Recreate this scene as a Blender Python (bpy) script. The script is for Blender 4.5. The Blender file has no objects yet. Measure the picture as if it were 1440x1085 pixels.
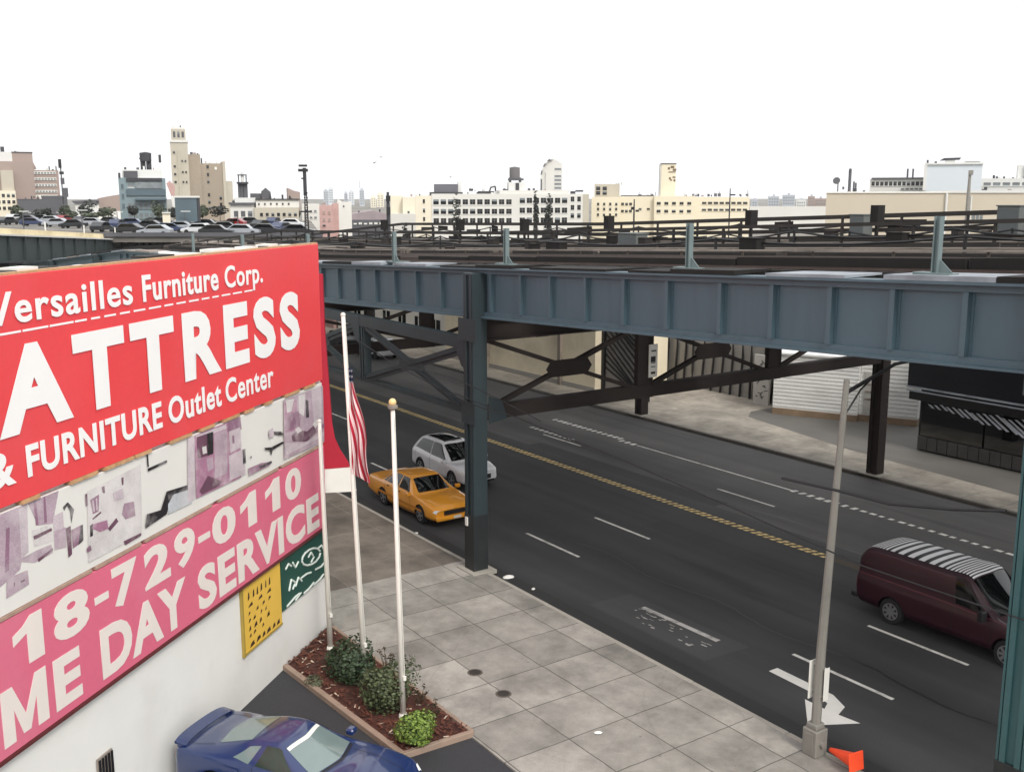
import bpy, bmesh, math, random
from mathutils import Vector, Matrix
PI = math.pi
R = math.radians
S = bpy.context.scene
C = S.collection
rnd = random.Random(7)

# ------------------------------------------------------------------ camera
CAMZ = 11.9
F_PX, CX, CY, HZ = 1450.0, 720.0, 542.5, 278.0
PITCH = math.atan((CY - HZ) / F_PX)
YAW = PI / 2 - math.atan(1020 / (F_PX / math.cos(PITCH)))
cd = bpy.data.cameras.new('camera')
cd.sensor_width = 36.0
cd.lens = 36.0 * F_PX / 1440.0
cd.clip_start = 0.3
cd.clip_end = 12000
cam = bpy.data.objects.new('camera', cd)
C.objects.link(cam)
cam.location = (0, 0, CAMZ)
cam.rotation_euler = (PI / 2 - PITCH, 0, YAW)
S.camera = cam
FW = Vector((-math.sin(YAW) * math.cos(PITCH), math.cos(YAW) * math.cos(PITCH), -math.sin(PITCH)))
RT = Vector((math.cos(YAW), math.sin(YAW), 0))
UP = RT.cross(FW)
EYE = Vector((0, 0, CAMZ))


def ray(x, y): return RT * ((x - CX) / F_PX) - UP * ((y - CY) / F_PX) + FW
def onG(x, y, z=0.0):
    d = ray(x, y); return EYE + d * ((z - CAMZ) / d.z)
def onY(x, y, Y):
    d = ray(x, y); return EYE + d * (Y / d.y)
def onX(x, y, X):
    d = ray(x, y); return EYE + d * (X / d.x)
def dep(x, y, k): return EYE + ray(x, y) * k


# ------------------------------------------------------------------ materials
def srgb(r, g, b):
    f = lambda c: (c / 255 / 12.92) if c / 255 <= 0.04045 else ((c / 255 + 0.055) / 1.055) ** 2.4
    return (f(r), f(g), f(b))


MATS = {}


def mat(name, col, rough=0.7, var=0.12, scale=3.0, metal=0.0, bump=0.0, bscale=None, coat=0.0, spec=None,
        stretch=(1, 1, 1), dirt=None, dirt_amt=0.0, dirt_scale=0.6, fine=0.0, emit=None):
    if name in MATS: return MATS[name]
    m = bpy.data.materials.new(name); m.use_nodes = True
    nt = m.node_tree; b = nt.nodes['Principled BSDF']
    b.inputs['Roughness'].default_value = rough
    b.inputs['Metallic'].default_value = metal
    if coat:
        b.inputs['Coat Weight'].default_value = coat
        b.inputs['Coat Roughness'].default_value = 0.04
    if spec is not None: b.inputs['Specular IOR Level'].default_value = spec
    tc = nt.nodes.new('ShaderNodeTexCoord')
    mp = nt.nodes.new('ShaderNodeMapping'); mp.inputs['Scale'].default_value = stretch
    nt.links.new(tc.outputs['Object'], mp.inputs['Vector'])
    def noise(sc, det=6, rg=0.6):
        n = nt.nodes.new('ShaderNodeTexNoise'); n.inputs['Scale'].default_value = sc
        n.inputs['Detail'].default_value = det; n.inputs['Roughness'].default_value = rg
        nt.links.new(mp.outputs['Vector'], n.inputs['Vector']); return n
    def mix(fac, a, bb, typ='MIX'):
        x = nt.nodes.new('ShaderNodeMix'); x.data_type = 'RGBA'; x.blend_type = typ
        for s, v in ((0, fac), (6, a), (7, bb)):
            if hasattr(v, 'is_output'): nt.links.new(v, x.inputs[s])
            elif s == 0: x.inputs[s].default_value = v
            else: x.inputs[s].default_value = (*v[:3], 1)
        return x.outputs[2]
    n = noise(scale)
    out = mix(n.outputs['Fac'], [max(0, c * (1 - 2 * var)) for c in col], [min(1, c * (1 + 2 * var)) for c in col])
    if fine:
        nf = noise(scale * 22, 3)
        rp = nt.nodes.new('ShaderNodeValToRGB')
        rp.color_ramp.elements[0].position = 0.3; rp.color_ramp.elements[1].position = 0.7
        rp.color_ramp.elements[0].color = (1 - fine,) * 3 + (1,); rp.color_ramp.elements[1].color = (1, 1, 1, 1)
        nt.links.new(nf.outputs['Fac'], rp.inputs['Fac'])
        out = mix(1.0, out, rp.outputs['Color'], 'MULTIPLY')
    if dirt is not None:
        nd = noise(dirt_scale, 8, 0.65)
        rp = nt.nodes.new('ShaderNodeValToRGB')
        rp.color_ramp.elements[0].position = 0.48; rp.color_ramp.elements[1].position = 0.72
        rp.color_ramp.elements[0].color = (0, 0, 0, 1); rp.color_ramp.elements[1].color = (dirt_amt,) * 3 + (1,)
        nt.links.new(nd.outputs['Fac'], rp.inputs['Fac'])
        out = mix(rp.outputs['Color'], out, dirt)
    nt.links.new(out, b.inputs['Base Color'])
    if bump:
        nb = noise(bscale or scale * 6, 5)
        bp = nt.nodes.new('ShaderNodeBump'); bp.inputs['Strength'].default_value = bump; bp.inputs['Distance'].default_value = 0.02
        nt.links.new(nb.outputs['Fac'], bp.inputs['Height']); nt.links.new(bp.outputs['Normal'], b.inputs['Normal'])
    MATS[name] = m
    return m


def glass_mat(name, col, rough=0.06):
    # dark opaque-looking glazing: interiors are too dim to see in daylight
    m = mat(name, col, rough, 0.25, 1.2, spec=0.4)
    return m


# ------------------------------------------------------------------ mesh builder
class MB:
    def __init__(self): self.v = []; self.f = []; self.m = []; self.sm = False
    def add(self, vs, fs, mi=0):
        o = len(self.v); self.v += [tuple(p) for p in vs]
        for f in fs: self.f.append(tuple(i + o for i in f)); self.m.append(mi)
        return self
    def box(self, x0, x1, y0, y1, z0, z1, mi=0):
        return self.add([(x0, y0, z0), (x1, y0, z0), (x1, y1, z0), (x0, y1, z0), (x0, y0, z1), (x1, y0, z1), (x1, y1, z1), (x0, y1, z1)],
                        [(0, 3, 2, 1), (4, 5, 6, 7), (0, 1, 5, 4), (1, 2, 6, 5), (2, 3, 7, 6), (3, 0, 4, 7)], mi)
    def bar(self, p, q, w, h, mi=0, up=(0, 0, 1)):
        p, q, u = Vector(p), Vector(q), Vector(up)
        d = (q - p).normalized()
        s = d.cross(u)
        if s.length < 1e-4: s = d.cross(Vector((0, 1, 0)))
        s.normalize(); t = s.cross(d)
        vs = []
        for e in (p, q):
            for a, b in ((-1, -1), (1, -1), (1, 1), (-1, 1)): vs.append(e + s * a * w / 2 + t * b * h / 2)
        return self.add(vs, [(0, 1, 2, 3), (7, 6, 5, 4), (0, 4, 5, 1), (1, 5, 6, 2), (2, 6, 7, 3), (3, 7, 4, 0)], mi)
    def tube(self, pts, r, n=10, mi=0, caps=True):
        pts = [Vector(p) for p in pts]; rs = r if isinstance(r, (list, tuple)) else [r] * len(pts)
        vs = []; fs = []
        for i, p in enumerate(pts):
            d = (pts[min(i + 1, len(pts) - 1)] - pts[max(i - 1, 0)]).normalized()
            a = d.cross(Vector((0, 0, 1)))
            if a.length < 1e-3: a = Vector((1, 0, 0))
            a.normalize(); b = a.cross(d)
            for k in range(n):
                t = 2 * PI * k / n; vs.append(p + (a * math.cos(t) + b * math.sin(t)) * rs[i])
        for i in range(len(pts) - 1):
            for k in range(n):
                k2 = (k + 1) % n; fs.append((i * n + k, i * n + k2, (i + 1) * n + k2, (i + 1) * n + k))
        if caps:
            fs.append(tuple(range(n))[::-1]); fs.append(tuple((len(pts) - 1) * n + k for k in range(n)))
        return self.add(vs, fs, mi)
    def prism(self, poly, z0, z1, mi=0):
        n = len(poly)
        vs = [(x, y, z0) for x, y in poly] + [(x, y, z1) for x, y in poly]
        fs = [tuple(range(n))[::-1], tuple(range(n, 2 * n))] + [(i, (i + 1) % n, n + (i + 1) % n, n + i) for i in range(n)]
        return self.add(vs, fs, mi)
    def prismY(self, poly, y0, y1, mi=0):     # polygon given in (x, z), extruded along y
        n = len(poly)
        vs = [(x, y0, z) for x, z in poly] + [(x, y1, z) for x, z in poly]
        fs = [tuple(range(n)), tuple(range(n, 2 * n))[::-1]] + [((i + 1) % n, i, n + i, n + (i + 1) % n) for i in range(n)]
        return self.add(vs, fs, mi)
    def prismX(self, poly, x0, x1, mi=0):     # polygon in (y, z), extruded along x
        n = len(poly)
        vs = [(x0, y, z) for y, z in poly] + [(x1, y, z) for y, z in poly]
        fs = [tuple(range(n)), tuple(range(n, 2 * n))[::-1]] + [((i + 1) % n, i, n + i, n + (i + 1) % n) for i in range(n)]
        return self.add(vs, fs, mi)
    def lathe(self, prof, n=24, mi=0, axis='z', c=(0, 0, 0)):
        vs = []; fs = []
        for r, h in prof:
            for k in range(n):
                a = 2 * PI * k / n
                p = (r * math.cos(a), r * math.sin(a), h) if axis == 'z' else (r * math.cos(a), h, r * math.sin(a))
                vs.append((p[0] + c[0], p[1] + c[1], p[2] + c[2]))
        for i in range(len(prof) - 1):
            for k in range(n):
                k2 = (k + 1) % n; fs.append((i * n + k, i * n + k2, (i + 1) * n + k2, (i + 1) * n + k))
        fs.append(tuple(range(n))[::-1]); fs.append(tuple((len(prof) - 1) * n + k for k in range(n)))
        return self.add(vs, fs, mi)
    def mesh(self, name, mats, smooth=False, bevel=0.0, fix=True):
        me = bpy.data.meshes.new(name)
        me.from_pydata(self.v, [], self.f)
        for mm in (mats if isinstance(mats, (list, tuple)) else [mats]): me.materials.append(mm)
        me.polygons.foreach_set('material_index', self.m)
        if smooth: me.polygons.foreach_set('use_smooth', [True] * len(me.polygons))
        if fix or bevel:
            bm = bmesh.new(); bm.from_mesh(me)
            if fix: bmesh.ops.recalc_face_normals(bm, faces=bm.faces)
            if bevel:
                es = [e for e in bm.edges if len(e.link_faces) == 2 and e.calc_face_angle(0) > 0.6]
                bmesh.ops.bevel(bm, geom=es, offset=bevel, segments=1, affect='EDGES', clamp_overlap=True)
            bm.to_mesh(me); bm.free()
        me.update()
        return me
    def build(self, name, mats, parent=None, smooth=False, bevel=0.0, fix=True):
        return link(name, self.mesh(name, mats, smooth, bevel, fix), parent)


def link(name, data, parent=None):
    o = bpy.data.objects.new(name, data); C.objects.link(o)
    if parent is not None: o.parent = parent
    return o


def tag(o, label=None, cat=None, group=None, kind=None):
    if label: o['label'] = label
    if cat: o['category'] = cat
    if group: o['group'] = group
    if kind: o['kind'] = kind
    return o


def thing(name, label, cat, loc=(0, 0, 0), rz=0.0, group=None):
    o = link(name, None); o.location = loc; o.rotation_euler = (0, 0, rz)
    return tag(o, label, cat, group)


def copy_tree(o, parent=None):
    c = o.copy(); C.objects.link(c)
    if parent is not None: c.parent = parent
    for ch in [x for x in bpy.data.objects if x.parent == o]: copy_tree(ch, c)
    return c


def plate(name, poly3, m, parent=None, thick=None):
    b = MB(); b.add(poly3, [tuple(range(len(poly3)))]); return b.build(name, m, parent, fix=False)


# ------------------------------------------------------------------ palette
M = {}
M['asphalt'] = None
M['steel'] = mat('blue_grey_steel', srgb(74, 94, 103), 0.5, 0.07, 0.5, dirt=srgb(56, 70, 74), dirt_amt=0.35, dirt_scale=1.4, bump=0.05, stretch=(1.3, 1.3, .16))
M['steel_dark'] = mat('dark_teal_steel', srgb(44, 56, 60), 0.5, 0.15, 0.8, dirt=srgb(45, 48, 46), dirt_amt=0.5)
M['steel_teal'] = mat('green_teal_steel', srgb(56, 90, 92), 0.5, 0.10, 0.8, dirt=srgb(60, 66, 62), dirt_amt=0.3)
M['rust'] = mat('rusty_brown_steel', srgb(42, 34, 31), 0.8, 0.2, 1.2)
M['post_green'] = mat('grey_green_post', srgb(104, 118, 118), 0.6, 0.1, 2)
M['tie'] = mat('weathered_tie_wood', srgb(26, 23, 21), 0.95, 0.35, 2.0)
M['walk'] = mat('galvanised_walkway', srgb(142, 148, 154), 0.6, 0.2, 1.2, dirt=srgb(70, 72, 74), dirt_amt=0.8, dirt_scale=0.7)
M['rail'] = mat('worn_rail', srgb(110, 98, 92), 0.4, 0.15, 3, metal=0.4)
M['board'] = mat('weathered_grey_board', srgb(140, 130, 120), 0.85, 0.25, 0.7, dirt=srgb(60, 54, 50), dirt_amt=.8, dirt_scale=.4)
M['darkwood'] = mat('dark_weathered_wood', srgb(48, 44, 41), 0.85, 0.25, 1.0)
M['white_paint'] = mat('white_paint', srgb(226, 224, 216), 0.5, 0.04, 2.0, dirt=srgb(150, 145, 135), dirt_amt=0.25)
M['pole_white'] = mat('pole_white', srgb(222, 218, 208), 0.4, 0.05, 3.0)
M['white_wall'] = mat('white_stucco', srgb(226, 225, 220), 0.75, 0.03, 0.8, dirt=srgb(186, 182, 174), dirt_amt=0.3, dirt_scale=0.5, bump=0.04)
M['glass'] = glass_mat('dark_glass', srgb(14, 16, 17))
M['rubber'] = mat('tyre_rubber', srgb(28, 28, 29), 0.85, 0.1)
M['rim'] = mat('alloy_rim', srgb(170, 172, 175), 0.3, 0.05, metal=0.8)
M['black'] = mat('black_plastic', srgb(22, 22, 24), 0.5, 0.1)
M['chrome'] = mat('chrome_trim', srgb(190, 192, 195), 0.2, 0.05, metal=0.9)
M['lampglass'] = mat('headlamp_glass', srgb(225, 228, 225), 0.12, 0.1, 9)
M['taillamp'] = mat('red_tail_lamp', srgb(150, 20, 22), 0.2, 0.1)

# ------------------------------------------------------------------ ground, road, pavements
def asphalt_mat(name, col, streak=0.25):
    m = bpy.data.materials.new(name); m.use_nodes = True
    nt = m.node_tree; b = nt.nodes['Principled BSDF']; N = nt.nodes.new; L = nt.links.new
    b.inputs['Roughness'].default_value = 0.78
    tc = N('ShaderNodeTexCoord')
    def noise(scale, st, det=6):
        mp = N('ShaderNodeMapping'); mp.inputs['Scale'].default_value = st; L(tc.outputs['Object'], mp.inputs['Vector'])
        n = N('ShaderNodeTexNoise'); n.inputs['Scale'].default_value = scale; n.inputs['Detail'].default_value = det
        L(mp.outputs['Vector'], n.inputs['Vector']); return n.outputs['Fac']
    def mul(a, lo, hi, p0=0.3, p1=0.7):
        r = N('ShaderNodeMapRange'); r.inputs[1].default_value = p0; r.inputs[2].default_value = p1
        r.inputs[3].default_value = lo; r.inputs[4].default_value = hi; L(a, r.inputs[0]); return r.outputs[0]
    def prod(a, c):
        x = N('ShaderNodeMath'); x.operation = 'MULTIPLY'; L(a, x.inputs[0]); L(c, x.inputs[1]); return x.outputs[0]
    f = mul(noise(1.0, (0.03, 1.1, 1)), 1 - streak, 1 + streak)          # wheel tracks along the street
    f = prod(f, mul(noise(0.35, (1, 1, 1)), 0.85, 1.15))
    f = prod(f, mul(noise(45, (1, 1, 1), 2), 0.8, 1.2))                   # aggregate
    f = prod(f, mul(noise(0.5, (0.12, 1.6, 1), 10), 1.0, 0.6, 0.62, 0.70))  # oil and tar
    vc = N('ShaderNodeVectorMath'); vc.operation = 'SCALE'; vc.inputs[0].default_value = col; L(f, vc.inputs['Scale'])
    L(vc.outputs[0], b.inputs['Base Color'])
    bp = N('ShaderNodeBump'); bp.inputs['Strength'].default_value = 0.25; bp.inputs['Distance'].default_value = 0.01
    L(noise(60, (1, 1, 1), 2), bp.inputs['Height']); L(bp.outputs['Normal'], b.inputs['Normal'])
    return m


def slab_mat(name, c1, c2, mortar, w=1.62, h=1.65, off=(0, 0), stain=0.35):
    m = bpy.data.materials.new(name); m.use_nodes = True
    nt = m.node_tree; b = nt.nodes['Principled BSDF']; N = nt.nodes.new; L = nt.links.new
    b.inputs['Roughness'].default_value = 0.85
    tc = N('ShaderNodeTexCoord'); mp = N('ShaderNodeMapping'); mp.inputs['Location'].default_value = (off[0], off[1], 0)
    L(tc.outputs['Object'], mp.inputs['Vector'])
    wob = N('ShaderNodeTexNoise'); wob.inputs['Scale'].default_value = 1.6; L(tc.outputs['Object'], wob.inputs['Vector'])
    vs = N('ShaderNodeVectorMath'); vs.operation = 'SCALE'; vs.inputs['Scale'].default_value = 0.07; L(wob.outputs['Color'], vs.inputs[0])
    va = N('ShaderNodeVectorMath'); va.operation = 'ADD'; L(mp.outputs['Vector'], va.inputs[0]); L(vs.outputs[0], va.inputs[1])
    br = N('ShaderNodeTexBrick'); br.offset = 0.0; br.squash = 1.0
    br.inputs['Scale'].default_value = 1.0; br.inputs['Brick Width'].default_value = w; br.inputs['Row Height'].default_value = h
    br.inputs['Mortar Size'].default_value = 0.02; br.inputs['Mortar Smooth'].default_value = 0.6
    br.inputs['Color1'].default_value = (*c1, 1); br.inputs['Color2'].default_value = (*c2, 1); br.inputs['Mortar'].default_value = (*mortar, 1)
    L(va.outputs[0], br.inputs['Vector'])
    def noise(sc, det=8):
        n = N('ShaderNodeTexNoise'); n.inputs['Scale'].default_value = sc; n.inputs['Detail'].default_value = det; n.inputs['Roughness'].default_value = 0.65
        L(tc.outputs['Object'], n.inputs['Vector']); return n.outputs['Fac']
    def rng(a, lo, hi, p0, p1):
        r = N('ShaderNodeMapRange'); r.inputs[1].default_value = p0; r.inputs[2].default_value = p1
        r.inputs[3].default_value = lo; r.inputs[4].default_value = hi; L(a, r.inputs[0]); return r.outputs[0]
    def prod(a, c):
        x = N('ShaderNodeMath'); x.operation = 'MULTIPLY'; L(a, x.inputs[0]); L(c, x.inputs[1]); return x.outputs[0]
    cv = N('ShaderNodeTexVoronoi'); cv.feature = 'DISTANCE_TO_EDGE'; cv.inputs['Scale'].default_value = 0.42; L(va.outputs[0], cv.inputs['Vector'])
    f = prod(prod(prod(rng(noise(0.55), 1 - stain, 1.12, 0.35, 0.6), rng(cv.outputs['Distance'], 0.9, 1.0, 0.0, 0.008)), rng(noise(2.6), 0.86, 1.08, 0.35, 0.65)), rng(noise(40, 2), 0.9, 1.06, 0.3, 0.7))
    # gum and oil spots
    vo = N('ShaderNodeTexVoronoi'); vo.inputs['Scale'].default_value = 1.3; L(tc.outputs['Object'], vo.inputs['Vector'])
    f = prod(f, rng(vo.outputs['Distance'], 0.72, 1.0, 0.03, 0.055))
    sc = N('ShaderNodeVectorMath'); sc.operation = 'SCALE'; L(br.outputs['Color'], sc.inputs[0]); L(f, sc.inputs['Scale'])
    L(sc.outputs[0], b.inputs['Base Color'])
    bp = N('ShaderNodeBump'); bp.inputs['Strength'].default_value = 0.3; bp.inputs['Distance'].default_value = 0.01
    L(noise(30, 3), bp.inputs['Height']); L(bp.outputs['Normal'], b.inputs['Normal'])
    return m


M['asphalt'] = asphalt_mat('road_asphalt', srgb(57, 57, 58))
M['lot'] = asphalt_mat('lot_asphalt', srgb(50, 50, 53), 0.05)
M['slab'] = slab_mat('pale_concrete_flags', srgb(166, 161, 153), srgb(138, 134, 127), srgb(88, 84, 79), off=(0.35, 0.15))
M['oldslab'] = slab_mat('dirty_brown_concrete', srgb(124, 115, 105), srgb(108, 100, 91), srgb(140, 132, 121), w=3.2, h=3.3, off=(0.3, 0.15))
M['farslab'] = slab_mat('far_concrete', srgb(160, 152, 140), srgb(150, 143, 132), srgb(120, 114, 106), w=1.6, h=1.6)
M['kerb'] = mat('kerb_concrete', srgb(165, 160, 150), 0.85, 0.15, 1.5, fine=0.15)
M['earth'] = mat('city_ground', srgb(120, 116, 108), 0.95, 0.3, 0.02, dirt=srgb(70, 74, 62), dirt_amt=0.8, dirt_scale=0.012)

g = MB(); g.add([(-9000, -9000, -0.35), (9000, -9000, -0.35), (9000, 9000, -0.35), (-9000, 9000, -0.35)], [(0, 1, 2, 3)])
tag(g.build('ground', M['earth']), kind='structure')
KN, KF = 17.26, 37.15         # near and far kerb lines
rd = MB().box(-400, 60, KN - 0.05, KF + 0.05, -0.3, 0.0)
road = tag(rd.build('road', M['asphalt']), kind='structure')

pv = MB().box(-27.6, 60, 11.3, KN - 0.15, -0.3, 0.13)
pavement = tag(pv.build('pavement', M['slab']), kind='structure')
pv = MB().box(-400, -27.6, 11.2, KN - 0.15, -0.3, 0.13)
tag(pv.build('pavement', M['oldslab']), kind='structure')
kb = MB()
x = -200.0
while x < 40:
    kb.box(x, x + 2.985, KN - 0.15, KN, -0.3, 0.134 + rnd.uniform(-0.004, 0.006)); x += 3.0
tag(kb.build('kerb', M['kerb'], bevel=0.015), kind='structure')
kb = MB()
x = -200.0
while x < 40:
    kb.box(x, x + 2.985, KF, KF + 0.18, -0.3, 0.134 + rnd.uniform(-0.004, 0.006)); x += 3.0
tag(kb.build('kerb', mat('dark_kerb_stone', srgb(92, 88, 82), 0.85, 0.2, 1.5), bevel=0.015), kind='structure')
pv = MB().box(-400, 40, KF + 0.18, 60, -0.3, 0.13)
tag(pv.build('pavement', M['farslab']), kind='structure')
# dark drive apron in front of the white shed across the street
ap = MB().prism([(-38.9, 43.2), (-38.0, 42.0), (-30.0, 40.3), (-20.0, 39.4), (10, 39.4), (10, 60), (-38.9, 60)], 0.0, 0.134)
tag(ap.build('driveway', asphalt_mat('apron_asphalt', srgb(98, 95, 90), 0.06)), kind='structure')
# dark car park of the store
lot = MB().prism([(-25.2, 11.29), (-12, -6), (40, -6), (40, 11.29)], -0.3, 0.10)
tag(lot.build('car_park', M['lot']), kind='structure')

M['mark'] = mat('road_paint_white', srgb(222, 220, 212), 0.7, 0.06, 4, dirt=srgb(110, 108, 104), dirt_amt=0.8, dirt_scale=2.5)
M['mark_y'] = mat('road_paint_yellow', srgb(232, 206, 140), 0.7, 0.1, 4, dirt=srgb(140, 118, 80), dirt_amt=0.5, dirt_scale=2.0)


def flat(name, poly, m, parent=road, z=0.004):
    b = MB(); b.add([(x, y, z) for x, y in poly], [tuple(range(len(poly)))]); return b.build(name, m, parent, fix=False)


for Yc, x0 in ((20.72, -25.95), (23.93, -25.98), (30.6, -26.2)):
    for k in range(-6, 4):
        xa = -29.03 + 12.19 * k if Yc < 30 else -29.2 + 12.19 * k
        dx = 0.0
        if Yc == 23.93: dx = -0.03
        flat('lane_dash', [(xa + dx, Yc - 0.06), (xa + 3.06 + dx, Yc - 0.06), (xa + 3.06 + dx, Yc + 0.06), (xa + dx, Yc + 0.06)], M['mark'])
# double yellow centre line, broken into short blocks
cl = MB(); x = -120.0
bandm = mat('brown_line_band', srgb(76, 66, 54), 0.8, 0.15, 1.0)
flat('centre_band', [(-120, 27.4), (-10, 27.4), (-10, 27.78), (-120, 27.78)], bandm)
while x < -9:
    if not (-21.3 < x < -19.3):
        o = rnd.uniform(-0.02, 0.02); w = rnd.uniform(0.15, 0.2)
        cl.add([(x + o, 27.41, 0.008), (x + w + o, 27.41, 0.008), (x + w + o + 0.06, 27.57, 0.008), (x + o + 0.06, 27.57, 0.008)], [(0, 1, 2, 3)])
        cl.add([(x + o + .08, 27.61, 0.008), (x + w + o + .08, 27.61, 0.008), (x + w + o + 0.14, 27.77, 0.008), (x + o + 0.14, 27.77, 0.008)], [(0, 1, 2, 3)])
    x += 0.31
cl.build('centre_line', M['mark_y'], road, fix=False)
# kerb-lane line on the far side, chopped to paint in light falling through the ties
pl = MB(); x = -44.0
while x < -9:
    solid = -37 < x < -27.5
    L_ = 0.62 if solid else rnd.uniform(0.16, 0.3)
    wd = 0.05 if solid else (0.16 if x < -37 or -27.5 < x < -24 else 0.09)
    yc = 32.95 + (0.28 if x < -38.5 else 0)
    pl.add([(x, yc - wd, 0.004), (x + L_, yc - wd, 0.004), (x + L_ + .04, yc + wd, 0.004), (x + .04, yc + wd, 0.004)], [(0, 1, 2, 3)])
    x += 0.6 if solid else 0.42
pl.build('parking_line', M['mark'], road, fix=False)
pl = MB()
for k in range(9):
    x = -43.2 + 0.42 * k
    pl.add([(x, 30.95, 0.006), (x + .25, 30.95, 0.006), (x + .3, 31.2, 0.006), (x + .05, 31.2, 0.006)], [(0, 1, 2, 3)])
pl.build('worn_letters', M['mark'], road, fix=False)
# right-turn arrow
ar = [(-16.52, 19.42), (-14.9, 19.38), (-14.55, 19.25), (-14.42, 18.98), (-15.0, 18.98), (-14.12, 18.02), (-13.5, 19.1), (-14.05, 19.02), (-14.2, 19.45), (-14.75, 19.72), (-16.52, 19.74)]
flat('turn_arrow', ar, mat('arrow_paint', srgb(225, 223, 216), 0.7, 0.05, 4))
# remains of a worn stop bar
wl = MB(); wl.add([(-21.5, 19.5, .004), (-18.55, 19.6, .004), (-18.55, 19.78, .004), (-21.5, 19.66, .004)], [(0, 1, 2, 3)])
for k in range(30):
    x = rnd.uniform(-21.6, -18.6); y = rnd.uniform(18.75, 19.5); s = rnd.uniform(.03, .1); t = rnd.uniform(.01, .03)
    wl.add([(x, y, .004 + k * 2e-5), (x + s * 2, y + t, .004 + k * 2e-5), (x + s * 2, y + t * 2.5, .004 + k * 2e-5), (x, y + t * 2, .004 + k * 2e-5)], [(0, 1, 2, 3)])
wl.build('worn_marking', mat('worn_paint', srgb(196, 194, 188), .75, .12, 6, dirt=srgb(90, 89, 87), dirt_amt=.95, dirt_scale=3.0), road, fix=False)
flat('road_patch', [(-22.6, 18.4), (-17.9, 18.5), (-17.8, 20.1), (-22.5, 20.0)], asphalt_mat('patch_asphalt', srgb(66, 66, 66), .1), z=0.002)
flat('road_patch', [(-40, 28.6), (-27.5, 28.65), (-27.5, 29.5), (-40, 29.45)], asphalt_mat('dark_patch_asphalt', srgb(54, 53, 53), .1), z=0.0024)
flat('road_patch', [(-27.3, 24.8), (-11, 24.9), (-11, 26.1), (-27.3, 25.9)], MATS.get('x') or asphalt_mat('smooth_patch_asphalt', srgb(52, 52, 53), .15), z=0.002)
flat('worn_lanes', [(-200, 28.7), (40, 28.7), (40, KF - .05), (-200, KF - .05)], asphalt_mat('worn_far_asphalt', srgb(78, 76, 75), .2), z=0.0012)
# patched strip by the kerb and tar seams
flat('gutter_strip', [(-60, KN + .01), (40, KN + .01), (40, KN + 0.75), (-60, KN + 0.6)], asphalt_mat('gutter_asphalt', srgb(46, 46, 46), 0.2), z=0.003)
sm = MB()
for (x0, x1, y0, a) in ((-27, -9, 21.6, .16), (-26, -9, 28.9, .1), (-33, -9, 29.6, .1)):
    n = 60; pts = [(x0 + (x1 - x0) * i / n, y0 + a * math.sin(i * .37) + rnd.uniform(-.03, .03)) for i in range(n + 1)]
    for (xa, ya), (xb, yb) in zip(pts, pts[1:]):
        sm.add([(xa, ya - .03, .0035), (xb, yb - .03, .0035), (xb, yb + .03, .0035), (xa, ya + .03, .0035)], [(0, 1, 2, 3)])
sm.build('tar_seam', mat('tar', srgb(34, 34, 35), 0.5), road, fix=False)

# small things on the pavement
for i, (px, py, lab) in enumerate(((668, 945, 'dark rusty square utility cover on pale pavement, farther from the parking lot corner'), (708, 975, 'dark rusty square utility cover on pale pavement, the one nearer the planter corner'))):
    p = onG(px, py, 0.13)
    t = thing('utility_cover', lab, 'cover', (p.x, p.y, 0.13), 0.1, 'utility covers in the pavement')
    MB().lathe([(0.15, -0.02), (0.15, 0.012), (0.13, 0.02)], 14).build('lid', mat('dark_cast_iron', srgb(48, 42, 38), 0.7, .2), t)
    MB().lathe([(0.2, -0.02), (0.2, 0.006), (0.155, 0.008)], 14).build('rim', mat('cover_rim', srgb(90, 82, 74), 0.8, .2), t)
paper = mat('litter_paper', srgb(232, 230, 224), 0.8, .05)
for px, py, z, s, lab in ((715, 812, 0.0, .2, 'crumpled white paper litter in the gutter beside the steel column'), (750, 828, 0.0, .1, 'tiny white scrap in the gutter just past the steel column'),
                          (841, 1030, .13, .1, 'tiny white scrap on the pale pavement flags'), (585, 750, 0.0, .12, 'small pale scrap in the gutter by the yellow taxi'),
                          (1212, 588, .13, .3, 'white paper litter on the dark apron by the white shed')):
    p = onG(px, py, z + .01)
    b = MB(); b.lathe([(s * .5, 0), (s, .03), (s * .8, s * .5), (s * .3, s * .7)], 7)
    o = b.build('paper_litter', paper); o.location = (p.x, p.y, z); o.rotation_euler = (0, 0, rnd.uniform(0, 3)); o.scale = (1, .6, .7)
    tag(o, lab, 'litter')

# ------------------------------------------------------------------ furniture store with its signs
P0 = Vector((-25.29, 11.25, 0))
WD = Vector((0.6588, -0.7523, 0)).normalized()          # along the wall, towards the camera
WN = Vector((0.7523, 0.6588, 0)).normalized()           # out of the wall
WANG = math.atan2(-WD.y, -WD.x)


def onW(x, y):
    d = ray(x, y); t = ((P0 - EYE).dot(WN)) / d.dot(WN); p = EYE + d * t
    return ((p - P0).dot(WD), p.z)


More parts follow.
